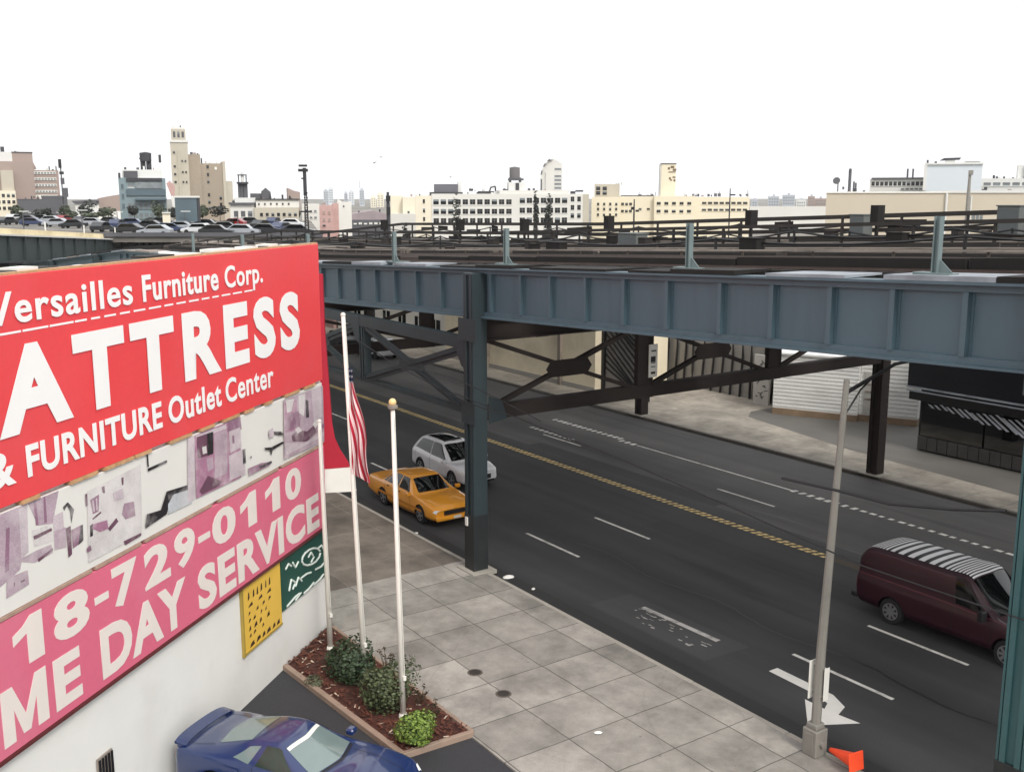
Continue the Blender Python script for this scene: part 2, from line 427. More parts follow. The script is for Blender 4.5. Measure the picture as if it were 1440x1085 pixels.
store = thing('furniture_store', 'white stucco furniture store whose side wall carries the big red and pink signs', 'store')
foot = [P0, P0 + WD * 17, Vector((-30, -13, 0)), Vector((-46, -6, 0)), Vector((-46, 11.25, 0))]
b = MB(); b.prism([(p.x, p.y) for p in foot], -0.3, 6.5)
b.build('wall', M['white_wall'], store)
b = MB()
n = len(foot)
for i in range(n):
    p, q = foot[i], foot[(i + 1) % n]
    d = (q - p).normalized(); nn = Vector((d.y, -d.x, 0))
    nn = nn if (i != 0) else -WN
    c = sum(foot, Vector()) / n
    if (c - p).dot(nn) < 0: nn = -nn
    a0, a1 = p + d * (0.0 if i == 0 else .32 if i < 4 else 7.5), q - d * 0.02
    b.prism([(a0.x, a0.y), (a1.x, a1.y), (a1.x + nn.x * .3, a1.y + nn.y * .3), (a0.x + nn.x * .3, a0.y + nn.y * .3)], 6.502, (10.66, 6.9, 6.9, 6.9, 9.98)[i])
b.build('parapet', M['white_wall'], store)
b = MB()
for i in range(34):                                     # coping stones along the wall, dark and pale
    s0 = 0.1 + i * 0.5
    if s0 > 16.5: break
    a = P0 + WD * s0 - WN * 0.02; e = P0 + WD * (s0 + .47) - WN * 0.02
    b.prism([(a.x, a.y), (e.x, e.y), (e.x - WN.x * .34, e.y - WN.y * .34), (a.x - WN.x * .34, a.y - WN.y * .34)], 10.66, 10.76 + rnd.uniform(-.03, .05), 0 if rnd.random() < .35 else 1)
b.build('coping', [M['white_paint'], M['darkwood']], store)
vs_, vz_ = onW(146, 1080)
p = P0 + WD * vs_ + WN * .02
b = MB().box(-.22, .22, -.03, .0, -.3, .3)
for i in range(5): b.box(-.2 + i * .09, -.15 + i * .09, -.05, -.03, -.27, .27, 1)
o = b.build('wall_vent', [M['board'], M['black']], store); o.location = (p.x, p.y, vz_); o.rotation_euler = (0, 0, WANG)


def sign_root(name, label, cat='sign'):
    o = thing(name, label, cat, (P0.x, P0.y, 0), WANG); return o


def one(s0, s1, z0, z1, parent, m):
    pts = [(.46, 0), (1, 0), (1, 1), (.6, 1), (.34, .84), (0, .74), (0, .52), (.46, .66)]
    b = MB(); b.prismY([(-s0 + x * (s0 - s1), z0 + z * (z1 - z0)) for x, z in pts], -.127, -.121); b.build('lettering', m, parent)


def em(s0, s1, z0, z1, parent, m, y):
    b = MB()
    for pts in ([(0, 0), (.25, 0), (.25, 1), (0, 1)], [(.75, 0), (1, 0), (1, 1), (.75, 1)], [(.25, 1), (.25, .58), (.42, .05), (.5, .05), (.5, .38)], [(.75, 1), (.5, .38), (.5, .05), (.58, .05), (.75, .58)]):
        b.prismY([(-s0 + x * (s0 - s1), z0 + z * (z1 - z0)) for x, z in pts], y - .006, y)
    b.build('lettering', m, parent)


def word(txt, s0, s1, z0, z1, m, parent, y=-0.155, bold=0.035, name='lettering', depth=0.006, space=1.08):
    cu = bpy.data.curves.new('lettering', 'FONT'); cu.body = txt; cu.offset = bold; cu.resolution_u = 4; cu.extrude = 0.01; cu.space_character = space
    o = bpy.data.objects.new('tmp', cu); C.objects.link(o)
    dg = bpy.context.evaluated_depsgraph_get(); me = bpy.data.meshes.new_from_object(o.evaluated_get(dg))
    C.objects.unlink(o); bpy.data.objects.remove(o)
    xs = [v.co.x for v in me.vertices]; ys = [v.co.y for v in me.vertices]
    x0, x1, y0, y1 = min(xs), max(xs), min(ys), max(ys)
    for v in me.vertices:
        X = -s0 + (v.co.x - x0) / (x1 - x0) * (s0 - s1); Z = z0 + (v.co.y - y0) / (y1 - y0) * (z1 - z0)
        v.co = (X, y - (v.co.z + .01) / .02 * depth, Z)
    me.materials.clear(); me.materials.append(m); me.name = name
    return link(name, me, parent)


M['red'] = mat('red_vinyl', srgb(230, 72, 76), 0.4, 0.05, 0.35, fine=0.05, dirt=srgb(222, 92, 98), dirt_amt=.5, dirt_scale=.3)
M['redframe'] = mat('sign_frame_dark', srgb(90, 40, 40), 0.5, 0.1)
M['letter'] = mat('white_vinyl', srgb(240, 238, 236), 0.4, 0.02, 2)
M['pink'] = mat('faded_pink_vinyl', srgb(218, 106, 132), 0.45, 0.07, 0.4, fine=0.05, dirt=srgb(214, 126, 146), dirt_amt=.6, dirt_scale=.45)
M['pinkletter'] = mat('faded_white_vinyl', srgb(228, 218, 210), 0.5, 0.03, 2)
sg = sign_root('store_sign', 'big red store sign with white MATTRESS lettering, topmost on the white wall')
MB().box(-15.6, -.14, -.14, -.01, 7.14, 10.72).build('panel', M['red'], sg, bevel=.01)
b = MB(); x = -15.6
while x < -.2:
    b.box(x, x + rnd.uniform(.3, .9), -.16, -.02, 7.075, 7.137); x += rnd.uniform(.9, 1.2)
b.box(-15.6, -.14, -.12, -.02, 10.722, 10.76)
b.build('trim', [mat('gold_trim', srgb(190, 150, 110), .5, .3, 8)], sg)
word('Versailles', 12.05, 8.34, 9.96, 10.47, M['letter'], sg, bold=.02, space=1.1)
word('Furniture', 8.02, 5.26, 9.96, 10.47, M['letter'], sg, bold=.025)
word('Corp.', 4.99, 3.27, 9.82, 10.45, M['letter'], sg, bold=.02)
em(13.85, 12.2, 8.22, 9.62, sg, M['letter'], -.141)
word('ATTRESS', 12.0, 1.44, 8.2, 9.63, M['letter'], sg, bold=.045, space=1.28)
word('&', 12.35, 11.72, 7.46, 8.02, M['letter'], sg, bold=.03)
word('FURNITURE', 11.46, 7.64, 7.47, 8.0, M['letter'], sg, bold=.03)
word('Outlet', 7.41, 5.38, 7.46, 8.01, M['letter'], sg, bold=.025)
word('Center', 5.19, 2.95, 7.46, 8.01, M['letter'], sg, bold=.02)
b = MB(); s = 13.2
while s > 3.7:
    L_ = rnd.uniform(.22, .42) if s < 10.5 else .6
    b.box(-s, -s + L_, -.146, -.142, 9.81, 9.845); s -= L_ + (.12 if s < 10.5 else .04)
b.build('dashed_rule', M['letter'], sg)

# strip of printed pictures
ps = sign_root('picture_banner', 'long banner of faded mauve furniture photographs between red and pink signs', 'banner')
MB().box(-15.6, -.14, -.11, -.01, 5.42, 7.06).build('panel', mat('banner_white', srgb(222, 220, 214), .5, .03, 1), ps, bevel=.01)
MAUVE = [srgb(186, 164, 176), srgb(150, 112, 134), srgb(206, 192, 198), srgb(110, 74, 92), srgb(40, 36, 40), srgb(176, 126, 152), srgb(196, 200, 204), srgb(226, 216, 214)]
mv = [mat('print_mauve_%s' % w, c, .5, .2, 2.2, fine=.3, dirt=srgb(222, 214, 214), dirt_amt=.55, dirt_scale=1.6) for w, c in zip(('light', 'mid', 'pale', 'deep', 'black', 'rose', 'blue', 'cream'), MAUVE)]
LAY = [0]


def printed(mi, pts, b):
    vs = []; LAY[0] += 1
    for x, y in pts:
        s, z = onW(x, y); z = min(max(z, 5.44), 7.05); s = max(s, .16); vs.append((-s, -.111 - .0006 * LAY[0], z))
    b.add(vs, [tuple(range(len(vs)))], mi)


def picture(shapes):
    b = MB()
    for mi, pts in shapes: printed(mi, pts, b)
    b.build('picture', mv, ps, fix=False)


picture([(0, [(-60, 738), (28, 692), (28, 760), (20, 800), (-60, 870)]), (2, [(18, 715), (30, 708), (32, 775), (22, 785)]), (0, [(30, 700), (74, 682), (66, 735), (45, 738)]),
         (1, [(38, 699), (42, 698), (46, 737), (42, 738)]), (1, [(52, 692), (55, 691), (58, 733), (54, 735)]), (1, [(0, 742), (5, 740), (4, 800), (-2, 805)]),
         (7, [(36, 745), (64, 735), (66, 760), (40, 768)]), (3, [(38, 753), (64, 741), (65, 745), (40, 758)]), (0, [(14, 788), (44, 772), (64, 764), (66, 776), (40, 790)]),
         (3, [(44, 785), (66, 769), (66, 773), (46, 789)]), (2, [(66, 725), (80, 718), (84, 768), (68, 772)]), (4, [(80, 712), (87, 705), (96, 715), (92, 735), (90, 718), (86, 710), (82, 717)]),
         (0, [(68, 746), (84, 740), (85, 768), (68, 772)]), (3, [(84, 742), (91, 738), (93, 778), (88, 783)]), (1, [(92, 744), (106, 737), (108, 760), (94, 770)]), (4, [(105, 738), (108, 736), (109, 758), (102, 765)]),
         (0, [(0, 812), (30, 800), (32, 820), (0, 840)]), (3, [(10, 818), (12, 817), (12, 822), (10, 823)]), (3, [(20, 816), (26, 813), (26, 815), (20, 818)])])
picture([(7, [(114, 690), (190, 652), (192, 750), (116, 790)]), (3, [(111, 694), (114, 693), (115, 710), (112, 711)]), (1, [(118, 702), (131, 694), (130, 718), (122, 722)]), (2, [(121, 703), (123, 702), (125, 718), (123, 719)]), (2, [(126, 700), (128, 699), (129, 716), (127, 717)]),
         (3, [(121, 728), (133, 718), (134, 720), (122, 730)]), (4, [(118, 738), (122, 735), (122, 752), (118, 754)]), (5, [(122, 736), (142, 730), (144, 742), (132, 747), (121, 742)]), (3, [(143, 742), (155, 727), (158, 732), (146, 746)]),
         (2, [(150, 692), (164, 686), (166, 700), (152, 704)]), (1, [(166, 707), (180, 704), (182, 724), (168, 729), (163, 722)]), (3, [(134, 684), (138, 682), (139, 692), (136, 692)]), (3, [(162, 671), (165, 670), (165, 680), (163, 681)]),
         (3, [(165, 760), (190, 748), (190, 752), (168, 765)]), (1, [(113, 770), (118, 765), (120, 772), (114, 776)])])
picture([(4, [(197, 629), (224, 617), (224, 619), (198, 632)]), (4, [(197, 629), (199, 628), (201, 655), (199, 656)]), (4, [(199, 658), (226, 646), (227, 649), (200, 662)]),
         (4, [(196, 735), (198, 722), (218, 716), (226, 690), (256, 681), (262, 682), (262, 690), (234, 695), (226, 722), (196, 742)]), (6, [(228, 708), (236, 694), (262, 686), (262, 706), (228, 722)]), (2, [(255, 610), (265, 606), (266, 700), (256, 706)])])
picture([(5, [(265, 612), (330, 585), (332, 670), (268, 700)]), (2, [(267, 612), (310, 596), (311, 602), (268, 618)]), (3, [(268, 614), (283, 609), (284, 640), (270, 644)]), (4, [(283, 609), (292, 606), (292, 637), (284, 640)]), (7, [(276, 628), (282, 626), (283, 636), (277, 638)]), (0, [(293, 610), (311, 603), (312, 664), (294, 672)]),
         (1, [(312, 588), (330, 582), (332, 603), (313, 606)]), (2, [(314, 606), (330, 600), (332, 628), (316, 636)]), (1, [(318, 612), (321, 611), (322, 622), (319, 623)]), (2, [(314, 640), (334, 630), (338, 665), (315, 675)]), (5, [(270, 648), (290, 640), (292, 660), (272, 672)]), (3, [(272, 690), (284, 668), (304, 676), (300, 682), (276, 694)]), (0, [(282, 644), (291, 641), (292, 658), (284, 662)])])
picture([(4, [(333, 632), (337, 630), (338, 650), (334, 652)]), (4, [(370, 610), (378, 606), (388, 606), (393, 611), (386, 611), (378, 610), (372, 614)]), (4, [(364, 629), (374, 628), (390, 620), (392, 622), (376, 632), (374, 640), (372, 632), (366, 632)]), (2, [(370, 605), (376, 600), (378, 612), (371, 616)]), (1, [(341, 658), (360, 650), (375, 648), (372, 653), (342, 668)]), (4, [(356, 655), (374, 647), (375, 650), (358, 658)]), (3, [(344, 641), (346, 640), (346, 643), (344, 644)])])
picture([(0, [(391, 562), (448, 541), (449, 620), (392, 645)]), (5, [(392, 566), (410, 562), (410, 604), (393, 608)]), (1, [(396, 583), (416, 576), (414, 600), (395, 606)]), (7, [(394, 562), (406, 560), (402, 578), (396, 580)]), (7, [(412, 556), (422, 552), (420, 585), (413, 580)]), (4, [(422, 562), (426, 562), (427, 586), (423, 587)]),
         (2, [(430, 548), (444, 543), (446, 585), (434, 592)]), (3, [(402, 612), (412, 603), (424, 606), (440, 592), (446, 600), (424, 620), (404, 620)]), (7, [(407, 603), (412, 599), (417, 605), (411, 609)]), (7, [(432, 596), (438, 588), (441, 594), (436, 602)]), (2, [(392, 622), (420, 622), (448, 606), (448, 612), (394, 640)]), (1, [(436, 602), (449, 594), (449, 600), (438, 608)])])
b = MB()
for a, e, m_ in (((-20, 862), (70, 818), 0), ((70, 818), (120, 792), 0), ((125, 786), (190, 755), 0), ((196, 752), (290, 702), 0), ((300, 694), (385, 656), 0), ((390, 652), (448, 627), 0)):
    (s0, z0), (s1, z1) = onW(*a), onW(*e); b.box(-s0, -s1, -.135, -.02, 5.36, 5.415)
b.build('frame_rail', mat('tan_wood_rail', srgb(168, 140, 124), .7, .25, 4), ps)

pk = sign_root('phone_sign', 'faded pink sign with white phone number and SAME DAY SERVICE lettering', 'sign')
MB().box(-15.6, -.16, -.12, -.01, 3.12, 5.34).build('panel', M['pink'], pk, bevel=.01)
MB().box(-15.6, -.16, -.15, -.02, 3.06, 3.118).build('trim', M['redframe'], pk)
W = lambda t, a, b_, z0, z1, bo=.04: word(t, a, b_, z0, z1, M['pinkletter'], pk, y=-.121, bold=bo)
W('7', 13.5, 12.6, 4.42, 5.22); one(12.08, 11.38, 4.42, 5.22, pk, M['pinkletter']); W('8', 11.12, 10.18, 4.42, 5.22)
W('-', 10.02, 9.62, 4.72, 4.86); W('7', 9.5, 8.72, 4.41, 5.21); W('2', 8.5, 7.62, 4.41, 5.21); W('9', 7.45, 6.68, 4.41, 5.21)
W('-', 6.55, 6.08, 4.72, 4.86); W('0', 5.98, 4.98, 4.4, 5.2); one(4.75, 4.0, 4.4, 5.2, pk, M['pinkletter']); one(3.55, 2.8, 4.4, 5.2, pk, M['pinkletter']); W('0', 2.5, 1.62, 4.4, 5.2)
W('SA', 14.9, 12.62, 3.28, 4.22, .02); em(12.46, 11.4, 3.28, 4.22, pk, M['pinkletter'], -.121); W('E', 11.22, 10.52, 3.28, 4.2); W('DAY', 9.95, 7.12, 3.26, 4.22); W('SERVICE', 6.66, .62, 3.22, 4.18)

# small notices
ye = sign_root('yellow_notice', 'yellow notice board with dark scribbled rows on white wall', 'notice')
MB().box(-4.72, -2.83, -.06, -.005, 1.36, 3.0).build('panel', mat('yellow_board', srgb(226, 184, 74), .5, .06, 2), ye, bevel=.01)
MB().box(-4.78, -4.725, -.075, -.005, 1.33, 3.0).box(-4.72, -2.83, -.075, -.062, 1.36, 1.41).build('frame', mat('olive_frame', srgb(160, 136, 60), .6, .1), ye)
b = MB(); k = 0
for row, (z, h, nn, w) in enumerate(((2.72, .2, 6, .09), (2.5, .1, 3, .2), (2.3, .1, 4, .14), (2.12, .1, 4, .13), (1.93, .13, 4, .16), (1.76, .1, 3, .12), (1.52, .13, 6, .2))):
    x = -4.5
    for i in range(nn):
        ww = w * rnd.uniform(.6, 1.2); k += 1; t = rnd.uniform(-.03, .03)
        b.prismY([(x, z - h / 2), (x + ww, z - h / 2 + .03 + t), (x + ww * .85, z + h / 2), (x + ww * .3, z + h / 2 - .03 + t)], -.062 - k * 5e-5, -.0605)
        x += ww + rnd.uniform(.05, 1.6 / nn - w * .8)
        if x > -3.05: break
b.build('lettering', mat('dark_ink', srgb(60, 34, 22), .6, .1), ye)
ge = sign_root('green_notice', 'dark green notice with white handwriting at wall corner', 'notice')
MB().box(-2.78, -.2, -.06, -.005, 1.66, 3.0).build('panel', mat('green_board', srgb(18, 72, 62), .5, .1, 2), ge, bevel=.01)
b = MB()


def stroke(pts, r=.028):
    v = []
    for x, y in pts:
        s, z = onW(x, y); v.append(Vector((-s, -.066, min(max(z, 1.7), 2.97))))
    # smooth poly-line
    out = []
    for i in range(len(v) - 1):
        for t in (0, .34, .67): out.append(v[i].lerp(v[i + 1], t))
    out.append(v[-1]); b.tube(out, r, 6)


cx_, cy_ = 434, 782
stroke([(cx_ + 13 * math.cos(a * .5), cy_ + 11 * math.sin(a * .5) - .4 * 13 * math.cos(a * .5)) for a in range(13)], .03)
for st in ([(398, 800), (402, 792), (406, 795)], [(408, 790), (412, 797), (416, 789)], [(403, 830), (406, 814), (412, 818), (408, 828)], [(412, 824), (416, 811), (421, 816)], [(420, 812), (428, 806), (434, 804)],
           [(430, 783), (434, 776), (438, 782), (434, 790)], [(400, 852), (412, 838), (420, 832), (412, 846)], [(424, 834), (432, 826), (438, 818), (430, 832)], [(438, 826), (446, 814), (452, 806), (446, 820)], [(444, 770), (449, 766), (452, 772)], [(440, 800), (448, 796), (453, 790)]):
    stroke(st)
b.build('lettering', mat('white_ink', srgb(214, 222, 214), .6, .05), ge)

# awning over the shop front
aw = thing('awning', 'dark red concave awning with white valance at store corner', 'awning', (-25.36, 11.26, 0))
prof = [(0.0, 9.95), (.2, 9.92), (.2, 8.46), (.3, 6.6), (.33, 5.9), (.4, 5.45), (.55, 5.1), (.78, 4.72), (.82, 4.56), (0, 4.62)]
M['awning'] = mat('crimson_canvas', srgb(172, 26, 48), .7, .08, 1.0, bump=.1)
MB().prismX(prof, -14.0, 0).build('canvas', M['awning'], aw)
b = MB()
b.prismX([(0.02, 4.61), (.84, 4.55), (1.0, 3.86), (.95, 3.84), (.02, 3.95)], -14.0, 0.01)
b.build('valance', M['white_paint'], aw)
b = MB()
for i in range(15):
    y0 = .2; x = -.01 - i * .97
    b.bar((x, .205, 9.9), (x, .21, 8.46), .03, .02); b.bar((x, .21, 8.46), (x, .33, 5.95), .03, .02)
b.build('rib', mat('dark_red_rib', srgb(120, 16, 34), .6, .1), aw)

# ------------------------------------------------------------------ flagpoles and flag
PB = []
for i, (px, py, ztop, lab) in enumerate(((465, 915, 6.35, 'white flagpole nearest the white wall, rising behind the red sign edge'), (514, 960, 9.25, 'tall white flagpole carrying the red striped flag'), (567, 1010, 7.42, 'white flagpole with gold ball, beside the bright green shrub'))):
    p = onG(px, py, .2); PB.append(p)
    t = thing('flagpole', lab, 'flagpole', (p.x, p.y, .12), 0, 'white flagpoles in the planter')
    lean = ((-.09, -.06), (-.2, -.22), (-.08, -.06))[i]
    t.rotation_euler = (math.atan2(-lean[1], ztop), math.atan2(lean[0], ztop), 0)
    b = MB(); b.tube([(0, 0, 0), (.0, 0, 3), (0, 0, ztop - .12)], [.072, .062, .048], 14); b.build('pole', M['pole_white'], t, smooth=True)
    MB().lathe([(.14, 0), (.14, .1), (.1, .14), (.09, .22)], 16).build('collar', M['pole_white'], t, smooth=True)
    if i == 2:
        MB().lathe([(.07, ztop - .14), (.11, ztop - .11), (.11, ztop - .05), (.06, ztop - .03)], 14).build('truck_cap', M['board'], t)
    if i < 2: MB().lathe([(.056, ztop - .13), (.06, ztop - .1), (.03, ztop - .06)], 12).build('end_cap', M['pole_white'], t)
    else: MB().lathe([(.001, ztop - .06)] + [(.085 * math.sin(a * PI / 8), ztop + .02 - .085 * math.cos(a * PI / 8)) for a in range(1, 8)] + [(.001, ztop + .105)], 14).build('finial', mat('gold_ball', srgb(232, 200, 140), .35, .1), t, smooth=True)
    b = MB(); b.tube([(.1, .02, 1.1), (.075, .0, ztop - .3)], .008, 6); b.box(.06, .12, -.02, .05, 1.05, 1.15)
    b.build('halyard', M['white_paint'], t)

fl = bpy.data.meshes.new('flag'); vs = []; fs = []; uv = []
NU, NV = 40, 36
pole = PB[1]; ztop = 7.75
lat = Vector((RT.x, RT.y, 0)).normalized(); back = Vector((-lat.y, lat.x, 0))
for i in range(NU + 1):
    d_ = i / NU                                         # down the hanging cloth
    for j in range(NV + 1):
        a = j / NV                                      # across the gathered folds
        wd = .16 + .34 * min(1, d_ * 1.6) - .04 * math.sin(d_ * 9)
        x = .03 + .05 * d_ + (a - .25) * wd * .86 + .02 * math.sin(d_ * 11 + a * 3)
        y = (.05 + .07 * d_) * math.sin(a * 15 + d_ * 3) + .03 * math.sin(d_ * 8)
        z = 8.02 - 2.5 * d_ - .30 * a * d_ - .05 * math.sin(a * 15 + d_ * 3) * d_
        p = lat * x + back * y
        lz = (z - .12) / 9.25
        vs.append((pole.x - .2 * lz + p.x, pole.y - .22 * lz + p.y, z)); uv.append((d_, a * .62 + .05 + .62 * (1 - d_) * .55))
for i in range(NU):
    for j in range(NV):
        a = i * (NV + 1) + j; fs.append((a, a + NV + 1, a + NV + 2, a + 1))
fl.from_pydata(vs, [], fs); ul = fl.uv_layers.new(name='uv')
for l in fl.loops: ul.data[l.index].uv = uv[l.vertex_index]
fl.polygons.foreach_set('use_smooth', [True] * len(fl.polygons))
fm = bpy.data.materials.new('flag_cloth'); fm.use_nodes = True; nt = fm.node_tree; N = nt.nodes.new; L = nt.links.new
bs = nt.nodes['Principled BSDF']; bs.inputs['Roughness'].default_value = .8
un = N('ShaderNodeUVMap'); sx = N('ShaderNodeSeparateXYZ'); L(un.outputs[0], sx.inputs[0])


def mth(op, a, bb=None):
    n_ = N('ShaderNodeMath'); n_.operation = op
    for k_, v_ in ((0, a), (1, bb)):
        if v_ is None: continue
        if hasattr(v_, 'is_output'): L(v_, n_.inputs[k_])
        else: n_.inputs[k_].default_value = v_
    return n_.outputs[0]


stp = mth('LESS_THAN', mth('MODULO', mth('MULTIPLY', sx.outputs[1], 13), 2), 1.0)
can = mth('MULTIPLY', mth('LESS_THAN', sx.outputs[0], .13), mth('GREATER_THAN', sx.outputs[1], .3))
du = mth('ABSOLUTE', mth('SUBTRACT', mth('FRACT', mth('MULTIPLY', sx.outputs[0], 20)), .5))
dv = mth('ABSOLUTE', mth('SUBTRACT', mth('FRACT', mth('MULTIPLY', sx.outputs[1], 14)), .5))
star = mth('LESS_THAN', mth('ADD', du, dv), .28)


def mixc(f, a, bb):
    x = N('ShaderNodeMix'); x.data_type = 'RGBA'; L(f, x.inputs[0])
    for s_, v_ in ((6, a), (7, bb)):
        if hasattr(v_, 'is_output'): L(v_, x.inputs[s_])
        else: x.inputs[s_].default_value = (*v_, 1)
    return x.outputs[2]


L(mixc(can, mixc(stp, srgb(232, 208, 208), srgb(178, 30, 56)), mixc(star, srgb(36, 40, 70), srgb(220, 216, 220))), bs.inputs['Base Color'])
fl.materials.append(fm)
tag(link('flag', fl), 'limp red and white striped flag hanging from the middle pole', 'flag')

# ------------------------------------------------------------------ planter bed
A_, B_, C_, D_ = (-23.5, 9.22), (-25.2, 11.22), (-17.96, 11.36), (-18.03, 9.62)
M['timber'] = mat('pale_timber', srgb(156, 134, 118), .8, .15, 2, fine=.2, stretch=(1, 1, 1))
pb = thing('planter_bed', 'mulched planter bed with timber edging below the flagpoles', 'planter', (-21.2, 10.3, 0.1))


def loc(p): return (p[0] + 21.2, p[1] - 10.3)


b = MB()
bedp = [loc(p) for p in (A_, B_, C_, D_)]
n = 40; vs = []; fs = []
a0, b0, c0, d0 = [Vector((*p, 0)) for p in bedp]
for i in range(n + 1):
    for j in range(16):
        u, v = i / n, j / 15
        p = a0.lerp(d0, u).lerp(b0.lerp(c0, u), v)
        e = min(u, 1 - u, v, 1 - v) * 6
        vs.append((p.x, p.y, .05 + .12 * min(1, e) + rnd.uniform(-.025, .03)))
for i in range(n):
    for j in range(15):
        a = i * 16 + j; fs.append((a, a + 16, a + 17, a + 1))
b.add(vs, fs)
M['mulch'] = mat('red_brown_mulch', srgb(82, 44, 34), .95, .35, 6.0, fine=.5, dirt=srgb(52, 34, 26), dirt_amt=.8, dirt_scale=1.2, bump=.9, bscale=25)
b.build('soil', M['mulch'], pb, fix=False)
b = MB()
for k in range(1500):
    u, v = rnd.random(), rnd.random()
    p = a0.lerp(d0, u).lerp(b0.lerp(c0, u), v)
    ang = rnd.uniform(0, PI); l_ = rnd.uniform(.03, .09); w = rnd.uniform(.01, .025); z = .16 if .08 < v < .92 and .03 < u < .97 else .1
    d = Vector((math.cos(ang), math.sin(ang), rnd.uniform(-.3, .3))) * l_; e = Vector((-math.sin(ang), math.cos(ang), rnd.uniform(-.2, .2))) * w
    q = Vector((p.x, p.y, z + rnd.uniform(0, .03)))
    b.add([q - d - e, q + d - e, q + d + e, q - d + e], [(0, 1, 2, 3)], 0 if rnd.random() < .93 else 1)
b.build('bark_chips', [mat('bark_chip', srgb(96, 54, 40), .95, .3, 8), mat('pale_chip', srgb(190, 170, 150), .9, .1)], pb, fix=False)
for p, q, w in ((A_, D_, .15), (D_, C_, .12), (C_, (-25.0, 11.25), .1)):
    p, q = Vector((*loc(p), .0)), Vector((*loc(q), .0))
    L_ = (q - p).length; kk = max(1, round(L_ / 2.4))
    for i in range(kk):
        s_, e_ = p.lerp(q, i / kk + .002), p.lerp(q, (i + 1) / kk - .002)
        MB().bar(s_ + Vector((0, 0, .05)), e_ + Vector((0, 0, .055)), w, .16).build('edging_timber', M['timber'], pb, bevel=.012)


def leafmat(name, c, var=.35, scale=4.0):
    m = mat(name, c, .6, var, scale); return m


def foliage(b, c, rx, ry, rz, count, size, lump=.35, shell=.55, mi=0, seed=1):
    rr = random.Random(seed)
    lumps = [(Vector((rr.gauss(0, 1), rr.gauss(0, 1), rr.gauss(0, 1))).normalized(), rr.uniform(-lump, lump)) for _ in range(14)]
    for k in range(count):
        d = Vector((rr.gauss(0, 1), rr.gauss(0, 1), rr.gauss(0, 1)));
        if d.length < 1e-3: continue
        d.normalize()
        rad = 1 + sum(a * max(0, d.dot(l)) ** 4 for l, a in lumps)
        t = (shell + (1 - shell) * rr.random() ** .6) * rad
        p = Vector((d.x * rx * t, d.y * ry * t, d.z * rz * t)) + Vector(c)
        a = Vector((rr.gauss(0, 1), rr.gauss(0, 1), rr.gauss(0, 1))).normalized()
        nrm = (d + a * .8).normalized(); u = nrm.cross(Vector((0, 0, 1)))
        if u.length < .05: u = Vector((1, 0, 0))
        u.normalize(); v = nrm.cross(u); s = size * rr.uniform(.6, 1.3)
        b.add([p - u * s * .5, p + v * s * -.35, p + u * s * .55, p + v * s * .35], [(0, 1, 2, 3)], mi if rr.random() < .75 else mi + 1)


def shrub(name, label, px, py, rx, ry, rz, cnt, size, mats, seed, group=None, stem_h=None, flowers=0):
    p = onG(px, py, .25)
    t = thing(name, label, 'shrub', (p.x, p.y, .2), 0, group)
    b = MB(); foliage(b, (0, 0, rz * .95), rx, ry, rz, cnt, size, seed=seed); foliage(b, (0, 0, rz * .8), rx * .6, ry * .6, rz * .7, cnt // 4, size, seed=seed + 1)
    b.build('foliage', mats, t, fix=False)
    b = MB(); rr = random.Random(seed)
    for k in range(9):
        a = rr.uniform(0, 2 * PI); d = Vector((math.cos(a) * rx * .6, math.sin(a) * ry * .6, rz * rr.uniform(.8, 1.6)))
        b.tube([(0, 0, -.1), d * .5 + Vector((0, 0, .05)), d], [.018, .012, .005], 5)
    b.build('stem', M['darkwood'], t)
    return t


GD = [leafmat('dark_leaf', srgb(58, 76, 50)), leafmat('darker_leaf', srgb(38, 52, 36))]
GB = [leafmat('bright_leaf', srgb(116, 138, 58)), leafmat('mid_bright_leaf', srgb(68, 92, 38))]
GO = [leafmat('olive_leaf', srgb(84, 94, 62)), leafmat('dusty_leaf', srgb(52, 62, 42))]
shrub('shrub', 'dark green shrub between the wall-side flagpole and the flag pole', 494, 955, .68, .55, .52, 2300, .085, GD, 3)
shrub('shrub', 'larger dark olive shrub between the flag pole and the gold-ball pole', 541, 997, .62, .62, .66, 2800, .075, GO, 9)
shrub('shrub', 'small round bright green shrub at foot of the gold-ball flagpole', 586, 1040, .42, .42, .36, 2200, .065, GB, 15)
for px, py, h, lab in ((612, 1012, .35, 'dark withered plant at the edging near the bed front corner'), (546, 955, .75, 'thin dry seed-head stalks above the olive shrub'), (588, 992, .4, 'straggly brown dried plant along the pavement edging')):
    p = onG(px, py, .2); t = thing('dry_plant', lab, 'plant', (p.x, p.y, .15))
    b = MB(); f = MB()
    for k in range(12):
        a = rnd.uniform(0, 2 * PI); r = rnd.uniform(.05, .3); q = Vector((math.cos(a) * r, math.sin(a) * r, h * rnd.uniform(.6, 1.2)))
        b.tube([(q.x * .2, q.y * .2, 0), q * .6, q], [.01, .008, .005], 5)
        foliage(f, q, .05, .05, .06, 14, .05, seed=k)
    b.build('stem', mat('dry_stem', srgb(70, 56, 40), .9, .2), t)
    f.build('seed_head', [mat('dry_leaf', srgb(76, 66, 46), .9, .3, 5), mat('dark_seed', srgb(42, 30, 24), .9, .2)], t, fix=False)
p = onG(443, 960, .2)
b = MB(); foliage(b, (0, 0, .05), .3, .26, .1, 420, .06, seed=77)
o = tag(b.build('ground_plant', [leafmat('grey_leaf', srgb(92, 96, 74)), leafmat('grey_leaf_dark', srgb(66, 70, 52))], fix=False), 'low grey-green plant clump in the mulch by the timber edging', 'plant')
o.location = (p.x, p.y, .2)

# ------------------------------------------------------------------ elevated railway
def zt(X):
    if X > -45: return 9.31 + (X + 38.2) * 0.0393
    if X > -68: return 9.043 + (X + 45) * 0.02
    return 8.583 + (X + 68) * 0.075


